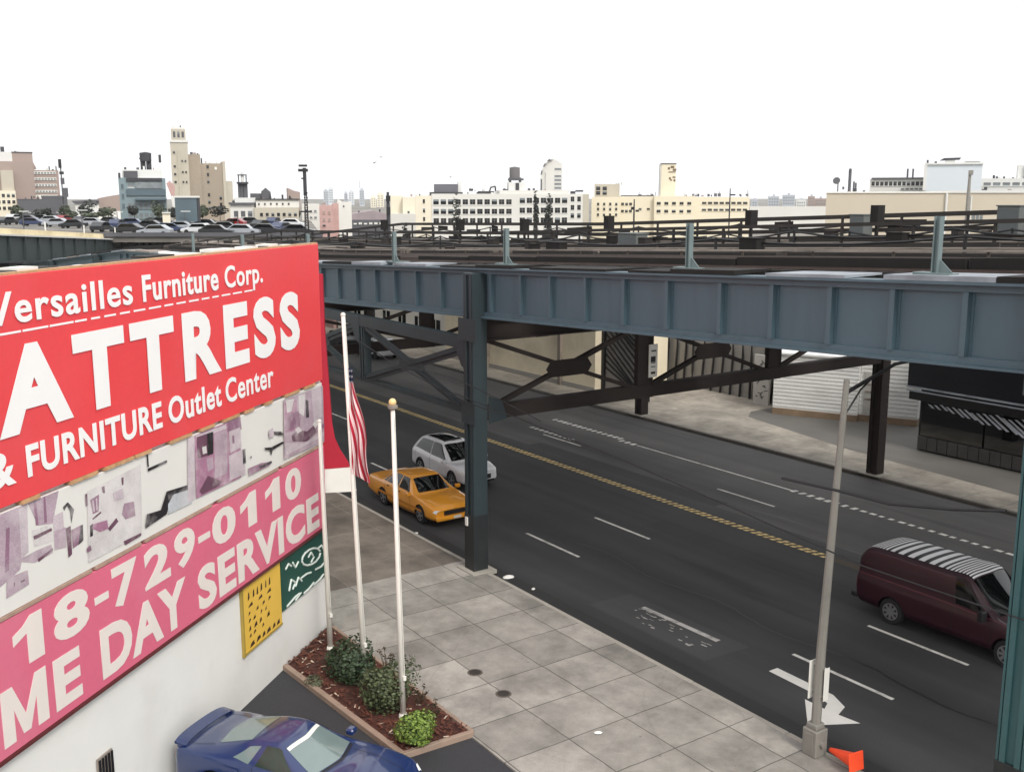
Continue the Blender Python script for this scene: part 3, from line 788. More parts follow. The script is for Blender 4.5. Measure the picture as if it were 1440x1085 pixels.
RW = thing('elevated_railway', 'blue-grey steel elevated railway with plate girder and open tie deck above the street', 'railway', (-26.68, 17.1, 0))


def rw(name, b, mats, bevel=0.0, parent=None, smooth=False):
    if parent is None:
        for_v = [(x + 26.68, y - 17.1, z) for x, y, z in b.v]; b.v = for_v
        return b.build(name, mats, RW, bevel=bevel, smooth=smooth)
    b.v = [(x + 26.68, y - 17.1, z) for x, y, z in b.v]
    return b.build(name, mats, parent, bevel=bevel, smooth=smooth)


XS = [-150, -120, -90, -68, -55, -45, -35, -25, -15, -5, 8]
GD_ = 1.5


def run(b, y0, y1, lo, hi, mi=0, xs=XS):
    for xa, xb in zip(xs, xs[1:]):
        b.prismY([(xa, zt(xa) + lo), (xb, zt(xb) + lo), (xb, zt(xb) + hi), (xa, zt(xa) + hi)], y0, y1, mi)
    return b


sx_ = [-38.28, -36.77, -35.21, -33.64, -32.18, -30.65, -29.0, -27.56, -26.06, -24.49, -23.06, -21.49, -19.93, -18.34, -16.59, -15.07, -13.54, -12.08, -10.57]
sx_ = [-39.8 - 1.55 * i for i in range(20)][::-1] + sx_ + [-9.05, -7.5, -6.0, -4.5]
for side, yw in ((1, 17.35), (-1, 37.42)):
    wb = run(MB(), yw, yw + .03, -GD_ + .04, -.03)
    if side > 0:
        for X in sx_:
            if not -40 < X < -8: continue
            for dx in (-.085, .085):
                for i in range(9):
                    z = zt(X) - .22 - i * .13
                    wb.box(X + dx - .012, X + dx + .012, yw - .032, yw - .0205, z - .012, z + .012)
    rw('girder_web', wb, M['steel'])
    rw('top_flange', run(MB(), yw - .24, yw + .27, -.03, .02), M['steel'])
    rw('bottom_flange', run(MB(), yw - .24, yw + .27, -GD_ - .01, -GD_ + .04), M['steel'])
    fa = MB(); run(fa, yw - .10 if side > 0 else yw + .03, yw if side > 0 else yw + .13, -.16, -.031)
    run(fa, yw - .10 if side > 0 else yw + .03, yw if side > 0 else yw + .13, -GD_ + .041, -GD_ + .17)
    rw('flange_angle', fa, M['steel'])
sb = MB().box(-.055, .055, -.14, -.001, -GD_ + .172, -.162).box(-.11, .11, -.02, -.0005, -GD_ + .172, -.162)
sme = sb.mesh('stiffener', M['steel'])
for X in sx_:
    o = link('stiffener', sme, RW); o.location = (X + 26.68, 17.35 - 17.1, zt(X))
# columns
def column(X, Y, top, m, wide=.52, dark=True):
    b = MB()
    w = wide / 2; d = .26
    z0 = .1
    b.box(X - w, X - w + .045, Y - d, Y + d, z0, top); b.box(X + w - .045, X + w, Y - d, Y + d, z0, top)
    b.box(X - w + .045, X + w - .045, Y - d + .05, Y - d + .08, z0, top); b.box(X - w + .045, X + w - .045, Y + d - .08, Y + d - .05, z0, top)
    for sx in (-1, 1):
        b.box(X + sx * (w - .12) - .05, X + sx * (w - .12) + .05, Y - d - .012, Y - d + .0495, z0, top)
    b.box(X - w - .004, X + w + .004, Y - d - .014, Y + d + .004, top - .04, top + .02)
    o = rw('column', b, m)
    b = MB().box(X - .5, X + .5, Y - .45, Y + .45, .05, .17); rw('base_plate', b, M['kerb'], parent=o)
    if dark:
        b = MB(); b.box(X - w - .006, X + w + .006, Y - d - .018, Y + d + .006, .171, 2.0)
        rw('painted_base', b, mat('black_column_paint', srgb(34, 38, 40), .5, .15, 2, dirt=srgb(70, 66, 60), dirt_amt=.5), parent=o)
    return o


COLX = [-105, -90, -74.7, -59.6, -41.78, -26.68, -8.8, 6.2]
for X in COLX:
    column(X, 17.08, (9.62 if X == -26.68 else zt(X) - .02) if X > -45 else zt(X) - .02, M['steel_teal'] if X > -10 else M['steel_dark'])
    column(X, 37.6, zt(X) - GD_ - .02, M['rust'], dark=False)
rw('gusset', MB().box(-27.2, -26.2, 16.78, 16.81, 7.55, 8.25), M['steel_dark']); rw('gusset', MB().box(-27.05, -26.3, 16.785, 16.81, 4.95, 5.65), M['steel_dark'])
b = MB().box(-26.86, -26.74, 16.76, 16.8, 1.62, 1.9); rw('number_plate', b, M['white_paint'])

# braced bents across the street
def bent(X, panels=3):
    Y0, Y1 = 17.35, 37.35; L_ = (Y1 - Y0) / panels
    rw('strut', MB().box(X - .16, X + .16, Y0, Y1, 5.02, 5.06).box(X - .16, X + .16, Y0, Y1, 5.42, 5.46).box(X - .05, X - .03, Y0, Y1, 5.06, 5.42).box(X + .03, X + .05, Y0, Y1, 5.06, 5.42).box(X + .16, X + .175, Y0, Y1, 5.03, 5.45), M['rust'])
    zb = zt(X) - GD_ - .06
    rw('cross_girder', MB().box(X - .2, X + .2, Y0 - .02, Y1 + .02, zb - .05, zb).box(X - .02, X + .02, Y0, Y1, zb - .62, zb - .05).box(X - .2, X + .2, Y0, Y1, zb - .67, zb - .62), M['rust'])
    for i in range(1, panels):
        Y = Y0 + i * L_
        rw('post', MB().box(X - .03, X + .16, Y - .36, Y - .3, 5.0, zb - .67).box(X + .1, X + .13, Y - .3, Y + .3, 5.0, zb - .67).box(X - .03, X + .16, Y + .3, Y + .36, 5.0, zb - .67), M['rust'])
    for i in range(panels):
        ya, yb = Y0 + i * L_, Y0 + (i + 1) * L_
        ym = (ya + yb) / 2; zm = (5.3 + zb - .7) / 2
        for (p, q) in (((ya + .2, 5.35), (yb - .3, zb - .7)), ((ya + .2, zb - .7), (yb - .3, 5.35))):
            for dx in (-.09, .09):
                rw('diagonal_brace', MB().bar((X + dx, p[0], p[1]), (X + dx, q[0], q[1]), .02, .13).bar((X + dx * .6, p[0], p[1]), (X + dx * .6, q[0], q[1]), .09, .02), M['rust'])
        rw('gusset', MB().prismX([(ym - .75, zm - .28), (ym + .75, zm - .28), (ym + .95, zm), (ym + .75, zm + .28), (ym - .75, zm + .28), (ym - .95, zm)], X + .11, X + .13), M['rust'])
    rw('gusset', MB().prismX([(Y0 + .1, 4.9), (Y0 + .8, 5.0), (Y0 + .6, 5.6), (Y0 + .1, 5.8)], X + .176, X + .19), M['steel_dark'])


for X in (-26.68, -41.78, -59.6): bent(X)
# lengthwise tower bracing between the kerb columns
Xa, Xb, Yl = -41.5, -26.95, 17.08
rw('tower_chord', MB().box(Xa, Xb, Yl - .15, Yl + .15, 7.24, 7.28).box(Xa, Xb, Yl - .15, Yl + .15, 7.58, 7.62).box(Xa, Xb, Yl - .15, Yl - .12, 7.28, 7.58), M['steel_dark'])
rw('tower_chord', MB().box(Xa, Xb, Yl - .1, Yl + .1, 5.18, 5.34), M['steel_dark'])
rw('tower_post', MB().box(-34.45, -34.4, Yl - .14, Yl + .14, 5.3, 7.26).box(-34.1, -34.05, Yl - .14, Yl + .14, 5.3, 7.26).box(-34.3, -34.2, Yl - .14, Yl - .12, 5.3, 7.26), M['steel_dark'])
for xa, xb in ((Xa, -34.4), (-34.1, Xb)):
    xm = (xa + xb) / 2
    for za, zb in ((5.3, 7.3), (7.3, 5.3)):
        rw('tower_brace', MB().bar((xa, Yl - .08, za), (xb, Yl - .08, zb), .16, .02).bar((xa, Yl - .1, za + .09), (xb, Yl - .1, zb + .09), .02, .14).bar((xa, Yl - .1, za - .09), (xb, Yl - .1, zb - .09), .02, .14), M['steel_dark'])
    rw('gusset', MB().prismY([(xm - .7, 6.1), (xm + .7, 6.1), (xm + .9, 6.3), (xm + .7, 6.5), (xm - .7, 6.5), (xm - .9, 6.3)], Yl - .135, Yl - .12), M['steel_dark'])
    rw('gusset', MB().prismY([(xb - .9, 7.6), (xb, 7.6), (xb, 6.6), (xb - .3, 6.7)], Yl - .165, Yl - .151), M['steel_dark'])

# deck: stringers, ties, rails, third-rail boards, walkways
TR = (20.3, 24.9, 30.0, 34.6)
for k, yc in enumerate(TR):
    for dy in (-.78, .78):
        st = run(MB(), yc + dy - .15, yc + dy + .15, -1.0, -.96); run(st, yc + dy - .02, yc + dy + .02, -.96, -.2); run(st, yc + dy - .15, yc + dy + .15, -.2, -.16)
        rw('stringer', st, M['rust'])
    tb = MB(); x = -130.0
    while x < 3:
        o = rnd.uniform(-.08, .08); z = zt(x)
        tb.box(x, x + .29, yc - 1.45 + o, yc + 1.45 + o, z - .15, z + .06 + rnd.uniform(-.01, .01)); x += .50
    tag(rw('track_ties', tb, M['tie']), kind='stuff')
    for dy in (-.72, .72):
        r_ = run(MB(), yc + dy - .035, yc + dy + .035, .19, .235); run(r_, yc + dy - .01, yc + dy + .01, .09, .19); run(r_, yc + dy - .07, yc + dy + .07, .062, .09)
        rw('running_rail', r_, M['rail'])
    for dy in ((-1.2,) if k % 2 else (1.2,)):
        q = run(MB(), yc + dy - .03, yc + dy + .03, .2, .3); rw('third_rail', q, M['rail'])
        q = run(MB(), yc + dy - .14, yc + dy + .14, .42, .46)
        x = -80.0
        while x < 3:
            q.bar((x, yc + dy + .1, zt(x) + .06), (x, yc + dy + .1, zt(x) + .42), .06, .04); x += 2.4
        rw('third_rail_cover', q, M['board'])
    q = run(MB(), yc - .3, yc - .18, .062, .17); run(q, yc + .18, yc + .3, .062, .17); rw('guard_timber', q, M['tie'])
x = -90.0
while x < 3:
    wk = MB()
    L_ = rnd.uniform(1.2, 3.4); xe = x + L_
    zz = rnd.uniform(.03, .1)
    wk.add([(x, 17.14, zt(x) + .025), (xe, 17.14, zt(xe) + .025), (xe, 18.35, zt(xe) + zz), (x, 18.35, zt(x) + zz),
            (x, 17.14, zt(x) + zz + .04), (xe, 17.14, zt(xe) + zz + .04), (xe, 18.35, zt(xe) + zz + .04), (x, 18.35, zt(x) + zz + .04)],
           [(0, 3, 2, 1), (4, 5, 6, 7), (0, 1, 5, 4), (1, 2, 6, 5), (2, 3, 7, 6), (3, 0, 4, 7)])
    rw('walkway_plank', wk, M[rnd.choice(('walk', 'tie', 'walk', 'board'))])
    x = xe + rnd.choice((.02, .02, .9))
for y0, y1 in ((27.0, 27.9), (36.3, 37.4)):
    rw('walkway', run(MB(), y0, y1, .07, .12), M['board'])
for X in [-55.2, -47.8, -40.2, -32.7, -25.66, -17.94, -11.42, -4.4]:
    h = 1.2
    b = MB(); y = 17.55
    b.box(X - .065, X - .04, y - .065, y + .065, zt(X), zt(X) + h); b.box(X + .04, X + .065, y - .065, y + .065, zt(X), zt(X) + h); b.box(X - .04, X + .04, y - .015, y + .015, zt(X), zt(X) + h)
    o = rw('railing_post', b, M['post_green'])
    rw('base_bracket', MB().box(X - .38, X + .38, y - .16, y + .16, zt(X) + .11, zt(X) + .16).prismY([(X + .09, zt(X) + .16), (X + .36, zt(X) + .16), (X + .09, zt(X) + .4)], y - .01, y + .01), M['post_green'], parent=o)


def fence_rail(y, hs, step, m, x0=-110, x1=4, post=.09):
    fr = MB()
    for lo, hi in hs: run(fr, y - .05, y + .05, lo, hi)
    o = rw('railing', fr, m)
    x = x0
    while x < x1:
        b = MB(); b.box(x - post / 2, x + post / 2, y - .045, y + .045, zt(x) + .1, zt(x) + hs[-1][1] - .01); x += step
        rw('railing_upright', b, m, parent=o)


fence_rail(37.2, ((.1, .36), (.74, .92), (1.32, 1.5)), 2.9, M['darkwood'], post=.08)
fence_rail(27.9, ((.12, .3), (.62, .72), (1.02, 1.14)), 2.6, M['darkwood'], post=.07)
for X, Y, w, h, lab in ((-27.4, 36.6, .7, 1.35, 'grey equipment cabinet on the far walkway, left of the taller cabinet'), (-20.9, 36.6, .85, 1.5, 'tall grey equipment cabinet on the far walkway near the right edge'), (-31.3, 27.5, 1.1, .8, 'low grey equipment cabinet on the middle walkway of the deck')):
    t = thing('equipment_cabinet', lab, 'cabinet', (X, Y, zt(X) + .1), 0, 'cabinets on the railway deck')
    MB().box(-w / 2, w / 2, -.3, .3, 0, h).box(-w / 2 - .04, w / 2 + .04, -.34, .34, h, h + .05).build('body', mat('cabinet_grey', srgb(96, 100, 98), .6, .1), t, bevel=.01)
    MB().box(-w / 2 + .05, w / 2 - .05, -.315, -.3, .1, h - .1).build('door', mat('cabinet_door_grey', srgb(86, 90, 90), .6, .1), t)

# trackside clutter: cable troughs, boxes, loose timber and infill boards on the railing
rc = random.Random(5)
for y, lo, hi, w, m in ((18.9, .16, .34, .12, 'tie'), (22.2, .14, .42, .22, 'darkwood'), (22.9, .3, .36, .5, 'board'), (26.6, .2, .5, .1, 'darkwood'), (28.4, .24, .4, .3, 'tie'), (32.0, .2, .55, .25, 'darkwood'), (32.7, .5, .56, .35, 'board'), (36.1, .15, .6, .1, 'tie')):
    tr = MB(); x = -92.0
    while x < 2:
        L_ = rc.uniform(2.5, 9); xe = x + L_; d_ = rc.uniform(-.06, .08)
        tr.prismY([(x, zt(x) + lo), (xe, zt(xe) + lo), (xe, zt(xe) + hi + d_), (x, zt(x) + hi + d_ * .6)], y - w / 2 + d_, y + w / 2 + d_)
        x = xe + rc.choice((.05, .05, .4, 1.6))
    rw('cable_trough', tr, M[m])
for i in range(54):
    x = rc.uniform(-64, -6); y = rc.choice((22.4, 22.7, 27.2, 27.6, 32.3, 36.5, 36.8)) + rc.uniform(-.15, .15); w, h = rc.uniform(.15, .9), rc.uniform(.2, .75)
    rw('trackside_box', MB().box(x - w / 2, x + w / 2, y - .18, y + .18, zt(x) + .1, zt(x) + .1 + h).box(x - w / 2 - .03, x + w / 2 + .03, y - .2, y + .2, zt(x) + .1 + h, zt(x) + .13 + h), M[rc.choice(('darkwood', 'tie', 'darkwood', 'rust', 'board'))])
for i in range(30):
    x = rc.uniform(-66, -8); w = rc.uniform(.5, 2.4); lo = rc.choice((.36, .36, .92, .92)); hi = lo + rc.uniform(.12, .38)
    rw('infill_board', MB().prismY([(x, zt(x) + lo), (x + w, zt(x + w) + lo + rc.uniform(-.05, .1)), (x + w, zt(x + w) + hi), (x, zt(x) + hi + rc.uniform(-.1, .1))], 37.26, 37.3), M[rc.choice(('darkwood', 'tie'))])
for y, h, sg_, n_ in ((36.9, 1.2, .1, 9), (27.8, .9, .08, 11), (22.6, .75, .06, 8), (33.0, .8, .1, 10)):
    cb = MB()
    for j in range(n_):
        xa, xb = -70 + 64 * j / n_, -70 + 64 * (j + 1) / n_
        cb.tube([(xa + (xb - xa) * t_, y, zt(xa + (xb - xa) * t_) + h - sg_ * 4 * t_ * (1 - t_) * 3) for t_ in (0, .2, .4, .6, .8, 1)], .035, 5, caps=False)
        cb.box(xa - .03, xa + .03, y - .03, y + .03, zt(xa) + .1, zt(xa) + h + .05)
    rw('cable_run', cb, M['black'])
for x in (-61.5, -52, -45.5, -38.5, -29.5, -23.5, -14.5):
    rw('signal_stub', MB().box(x - .05, x + .05, 32.25, 32.35, zt(x) + .1, zt(x) + 1.5).box(x - .16, x + .16, 32.1, 32.5, zt(x) + 1.1, zt(x) + 1.75), M['tie'])

# street sign hanging on the bent post
p = onX(918, 505, -26.5)
t = thing('hanging_sign', 'narrow white sign with dark symbols on the brown bent post', 'sign', (-26.49, p.y, 0))
z0, z1 = onX(918, 530, -26.5).z, onX(918, 484, -26.5).z
MB().box(-.02, .02, -.2, .2, z0, z1).build('panel', M['white_paint'], t, bevel=.005)
MB().box(.02, .024, -.12, .1, z1 - .62, z1 - .42).box(.02, .024, -.1, .1, z0 + .12, z0 + .2).box(.02, .024, -.1, .1, z0 + .36, z0 + .39).box(.02, .024, -.1, .1, z0 + .5, z0 + .53).box(.02, .024, -.1, .12, z1 - .25, z1 - .2).build('symbol', M['black'], t)

# overhead cables
for i, (pts, r, lab) in enumerate(((((490, 470), (560, 515), (640, 558), (700, 582)), .018, 'short dark cable sagging past the flagpole to the steel column'),
                                  (((640, 553), (860, 640), (1040, 718), (1215, 796), (1340, 838), (1460, 878)), .016, 'long dark cable from the steel column crossing before the maroon van'),
                                  (((570, 515), (640, 532), (700, 560), (760, 592)), .014, 'thin dark cable beside the steel column, the shortest'))):
    b = MB(); b.tube([onY(x, y, 16.7) for x, y in pts], r, 6)
    tag(b.build('overhead_cable', M['black']), lab, 'cable')
b = MB(); b.tube([onY(x, y, 16.7) for x, y in ((1100, 672), (1180, 690), (1250, 708), (1340, 716), (1415, 718))], .03, 6)
tag(b.build('overhead_cable', M['black']), 'thick black cable running right from behind the street lamp pole', 'cable')

# street lamp
lp = onG(1142, 1062, .13)
LX, LY = -13.12, 17.0
t = thing('street_lamp', 'pale grey street lamp pole on square base beside the kerb', 'street lamp', (LX, LY, .13))
M['lamp'] = mat('lamp_pole_grey', srgb(132, 129, 122), .5, .08, 2, dirt=srgb(110, 106, 98), dirt_amt=.4, dirt_scale=1.2)
b = MB(); b.tube([(0, 0, .2), (.04, 0, 2.5), (.16, 0, 5.5), (.28, -.0, 8.2)], [.108, .1, .078, .06], 8); b.build('pole', M['lamp'], t)
b = MB(); b.prism([(-.19, -.19), (.19, -.19), (.19, .19), (-.19, .19)], 0, .6); b.prism([(-.14, -.14), (.14, -.14), (.14, .14), (-.14, .14)], .6, .72)
o = b.build('base', M['lamp'], t, bevel=.02)
MB().box(-.11, .11, -.205, -.19, .12, .52).build('access_door', M['lamp'], o, bevel=.01)
MB().tube([(.192, .0, .3), (.25, 0, .3)], .08, 12).build('junction_cap', M['lamp'], o)
b = MB(); b.tube([(.27, .05, 7.95), (.25, .8, 8.15), (.22, 1.62, 8.36), (.2, 3.0, 8.42)], [.045, .04, .038, .03], 8); b.tube([(.26, .05, 7.5), (.25, .5, 7.95), (.24, .9, 8.17)], .02, 6)
b.build('arm', M['black'], t)
b = MB(); b.box(-.14, .14, -.1, .7, -.08, .06); o = b.build('lamp_head', M['lamp'], t, bevel=.04); o.location = (.2, 2.9, 8.44)
zs0, zs1 = onY(1140, 978, 17).z, onY(1140, 924, 17).z
t = thing('parking_sign', 'white metal sign plates strapped to the street lamp pole', 'sign', (LX + .06, LY, 0))
MB().box(-.2, -.18, -.14, .1, zs0, zs1).build('panel', M['white_paint'], t, bevel=.004)
MB().box(.11, .125, -.03, .13, zs0 + .02, zs1 - .1).build('panel', M['white_paint'], t, bevel=.004)
MB().box(-.18, .11, -.02, .02, zs0 + .1, zs0 + .14).box(-.18, .11, -.02, .02, zs1 - .16, zs1 - .12).build('bracket', M['lamp'], t)

# toppled orange traffic cone
p = onG(1190, 1074, .13)
t = thing('traffic_cone', 'orange traffic cone lying on its side by the lamp base', 'traffic cone', (-12.85, 17.12, .13), 0)
M['orange'] = mat('orange_plastic', srgb(232, 74, 36), .45, .08, 2)
b = MB(); b.lathe([(.04, .72), (.05, .7), (.16, .06), (.17, 0)], 20)
rotm = Matrix.Translation((0, 0, .17)) @ Matrix.Rotation(R(-12), 4, 'Z') @ Matrix.Rotation(R(97), 4, 'Y') @ Matrix.Translation((0, 0, -.72))
rotm = Matrix.Translation((0, 0, .19)) @ Matrix.Rotation(R(-8), 4, 'Z') @ Matrix.Rotation(R(-98), 4, 'Y') @ Matrix.Translation((0, 0, -.78))
for v in range(len(b.v)): b.v[v] = tuple(rotm @ Vector(b.v[v]))
b.build('cone', M['orange'], t, smooth=False)
b = MB(); b.lathe([(.1005, .37), (.078, .5)], 20)
for v in range(len(b.v)): b.v[v] = tuple(rotm @ Vector(b.v[v]))
b.build('band', M['white_paint'], t)
b = MB(); b.box(-.2, .2, -.2, .2, -.04, .0)
for v in range(len(b.v)): b.v[v] = tuple(rotm @ Vector(b.v[v]))
b.build('base', M['orange'], t, bevel=.015)

# ------------------------------------------------------------------ vehicles: a lofted body with windows taken from the same surface
def cr(p0, p1, p2, p3, t, k=0.38):
    m1 = (p2 - p0) * k; m2 = (p3 - p1) * k
    t2, t3 = t * t, t * t * t
    return p1 * (2 * t3 - 3 * t2 + 1) + m1 * (t3 - 2 * t2 + t) + p2 * (-2 * t3 + 3 * t2) + m2 * (t3 - t2)


def ccol(x, w, zb, belt, r4, r5, x3=None):
    h = belt - zb
    return [Vector(p) for p in ((x, w * .90, zb), (x, w, zb + .22 * h), (x, w * .995, zb + .72 * h), (x3 if x3 is not None else x, w * .94, belt), r4, (r5[0], 0, r5[1]))]


class Car:
    def __init__(s, root, cols, paint):
        s.root, s.c, s.paint = root, cols, paint; s.nu = len(cols) - 1; s.nv = 5
    def line(s, i, v):
        c = s.c[i]; j = min(int(v), 4); t = v - j
        a = c[j - 1] if j > 0 else c[0] * 2 - c[1]
        d = c[j + 2] if j + 2 <= 5 else Vector((c[4].x, -c[4].y, c[4].z))
        return cr(a, c[j], c[j + 1], d, t, .3)
    def S(s, u, v):
        u = min(max(u, 0), s.nu); i = min(int(u), s.nu - 1); t = u - i
        P = lambda k: s.line(min(max(k, 0), s.nu), v)
        a = P(i - 1) if i > 0 else P(0) * 2 - P(1)
        d = P(i + 2) if i + 2 <= s.nu else P(s.nu) * 2 - P(s.nu - 1)
        return cr(a, P(i), P(i + 1), d, t, .36)
    def N(s, u, v):
        e = .02
        du = s.S(u + e, v) - s.S(u - e, v); dv = s.S(u, min(v + e, 5)) - s.S(u, v - e)
        n = du.cross(dv)
        if n.length < 1e-9: return Vector((0, 0, 1))
        n.normalize()
        p = s.S(u, v)
        if n.dot(Vector((p.x * .15, p.y, p.z - .7))) < 0: n = -n
        return n
    def body(s, wells, r, hw, name='body'):
        su, sv = 7, 5
        NUu, NVv = s.nu * su, 5 * sv
        vs = []; fs = []; idx = {}
        for i in range(NUu + 1):
            for j in range(NVv + 1):
                p = s.S(i / su, j / sv)
                idx[i, j, 1] = len(vs); vs.append(p)
                if j == NVv: idx[i, j, -1] = idx[i, j, 1]; vs[-1] = Vector((p.x, 0, p.z))
                else: idx[i, j, -1] = len(vs); vs.append(Vector((p.x, -p.y, p.z)))
        for i in range(NUu):
            for j in range(NVv):
                fs.append((idx[i, j, 1], idx[i + 1, j, 1], idx[i + 1, j + 1, 1], idx[i, j + 1, 1]))
                fs.append((idx[i, j, -1], idx[i, j + 1, -1], idx[i + 1, j + 1, -1], idx[i + 1, j, -1]))
            fs.append((idx[i, 0, 1], idx[i, 0, -1], idx[i + 1, 0, -1], idx[i + 1, 0, 1]))
        for i in (0, NUu):
            for j in range(NVv):
                a = (idx[i, j, 1], idx[i, j + 1, 1], idx[i, j + 1, -1], idx[i, j, -1]) if j < NVv - 1 else (idx[i, j, 1], idx[i, j + 1, 1], idx[i, j, -1])
                fs.append(a)
        me = bpy.data.meshes.new(name); me.from_pydata([tuple(p) for p in vs], [], fs)
        bm = bmesh.new(); bm.from_mesh(me); bmesh.ops.recalc_face_normals(bm, faces=bm.faces); bm.to_mesh(me); bm.free()
        me.polygons.foreach_set('use_smooth', [True] * len(me.polygons))
        me.materials.append(s.paint); me.materials.append(M['black'])
        o = link(name, me, s.root)
        b = MB()
        for x in wells:
            for sd in (-1, 1):
                b.lathe([(r, sd * (hw - .30)), (r, sd * (hw + .2))], 28, axis='y', c=(x, 0, s.wz))
        cut = link('cutter', b.mesh('cutter', M['black'])); cut.data.polygons.foreach_set('use_smooth', [True] * len(cut.data.polygons))
        md = o.modifiers.new('wells', 'BOOLEAN'); md.operation = 'DIFFERENCE'; md.object = cut; md.solver = 'EXACT'
        try: md.material_mode = 'TRANSFER'
        except Exception: pass
        sav = s.root.matrix_world.copy(); loc_, rot_ = s.root.location.copy(), s.root.rotation_euler.copy()
        s.root.location = (0, 0, 0); s.root.rotation_euler = (0, 0, 0)
        bpy.context.view_layer.update()
        dg = bpy.context.evaluated_depsgraph_get()
        m2 = bpy.data.meshes.new_from_object(o.evaluated_get(dg)); m2.name = name
        o.modifiers.clear(); o.data = m2
        bpy.data.objects.remove(cut)
        s.root.location = loc_; s.root.rotation_euler = rot_
        try: m2.set_sharp_from_angle(angle=R(50))
        except Exception: pass
        return o
    def patch(s, name, m, q, off=.006, n=10, mirror=None, parent=None, sides=(1,)):
        # q: four (u, v) corners; off: distance proud of the body; sides: +1 left, -1 right, mirror=True spans the middle
        out = []
        for sd in sides:
            vs = []; fs = []
            (a, b_, c, d) = q
            for i in range(n + 1):
                for j in range(n + 1):
                    t, w = i / n, j / n
                    u = (a[0] * (1 - t) + b_[0] * t) * (1 - w) + (d[0] * (1 - t) + c[0] * t) * w
                    v = (a[1] * (1 - t) + b_[1] * t) * (1 - w) + (d[1] * (1 - t) + c[1] * t) * w
                    p = s.S(u, v) + s.N(u, min(v, 4.97)) * off
                    vs.append((p.x, p.y * sd, p.z))
            w_ = n + 1
            for i in range(n):
                for j in range(n):
                    f = (i * w_ + j, (i + 1) * w_ + j, (i + 1) * w_ + j + 1, i * w_ + j + 1)
                    fs.append(f)
            if mirror:
                k = len(vs); vs += [(x, -y, z) for x, y, z in vs]
                fs += [tuple(k + i for i in f)[::-1] for f in fs]
            b2 = MB(); b2.add(vs, fs)
            o = b2.build(name, m, parent or s.root, smooth=True)
            if mirror:
                bm = bmesh.new(); bm.from_mesh(o.data); bmesh.ops.remove_doubles(bm, verts=bm.verts, dist=.0005); bm.to_mesh(o.data); bm.free()
            out.append(o)
        return out
    def wheel(s, x, y, r, w, spokes=5, hub=None):
        for sd in (-1, 1):
            b = MB(); pr = [(r * .62, -w / 2), (r * .93, -w / 2), (r, -w * .32), (r, w * .32), (r * .93, w / 2), (r * .62, w / 2)]
            b.lathe(pr, 28, axis='y'); o = b.build('wheel', M['rubber'], s.root, smooth=True); o.location = (x, sd * y, r)
            try: o.data.set_sharp_from_angle(angle=R(35))
            except Exception: pass
            b = MB(); yy = sd * w / 2
            b.lathe([(r * .66, yy - sd * .02), (r * .66, yy + sd * .008), (r * .58, yy + sd * .008), (r * .56, yy - sd * .03)], 28, axis='y')
            b.lathe([(r * .56, yy - sd * .045), (r * .56, yy - sd * .04)], 24, axis='y', mi=1)
            for k in range(spokes):
                a = 2 * PI * k / spokes
                b.bar((0, yy - sd * .012, 0), (math.cos(a) * r * .6, yy - sd * .006, math.sin(a) * r * .6), .03, r * .2, 0, up=(math.sin(a + PI), 0, math.cos(a)))
            b.lathe([(r * .17, yy - sd * .02), (r * .15, yy + sd * .012)], 16, axis='y')
            b.build('rim', [hub or M['rim'], M['black']], o)


def paint(name, c, rough=.32):
    return mat(name, c, rough, .03, .6, coat=.9, dirt=[x * .75 for x in c], dirt_amt=.25, dirt_scale=.8)


G3 = [(1,), (-1,)]
# --- yellow taxi
t = thing('taxi', 'yellow taxi sedan driving in the kerb lane by the steel column', 'taxi', (-33.85, 19.08, 0))
k = Car(t, [ccol(-2.68, .86, .42, .84, (-2.66, .62, .88), (-2.66, .90)), ccol(-2.5, .94, .30, .95, (-2.48, .66, 1.0), (-2.48, 1.02)), ccol(-2.0, .98, .25, .97, (-2.0, .70, 1.03), (-2.0, 1.05)),
            ccol(-1.45, .98, .22, .97, (-1.5, .70, 1.04), (-1.62, 1.07)), ccol(-.95, .98, .2, .97, (-.75, .60, 1.40), (-.80, 1.45)), ccol(-.05, .98, .2, .96, (-.05, .62, 1.44), (-.05, 1.49)),
            ccol(.62, .98, .2, .955, (.42, .60, 1.40), (.45, 1.45)), ccol(1.10, .97, .22, .94, (1.12, .72, .97), (1.28, 1.01)), ccol(1.8, .97, .25, .86, (1.85, .70, .92), (1.85, .96)),
            ccol(2.40, .94, .28, .74, (2.45, .68, .80), (2.5, .83)), ccol(2.66, .84, .34, .64, (2.68, .62, .68), (2.70, .70))], paint('taxi_yellow', srgb(232, 156, 36)))
k.wz = .34
k.body((1.66, -1.25), .39, .96)
for x in (1.66, -1.25): k.wheel(x, .86, .34, .22)
gl = M['glass']
k.patch('windscreen', gl, ((6.12, 4.12), (6.92, 4.12), (6.92, 5), (6.12, 5)), mirror=True)
k.patch('rear_window', gl, ((3.12, 4.12), (3.9, 4.12), (3.9, 5), (3.12, 5)), mirror=True)
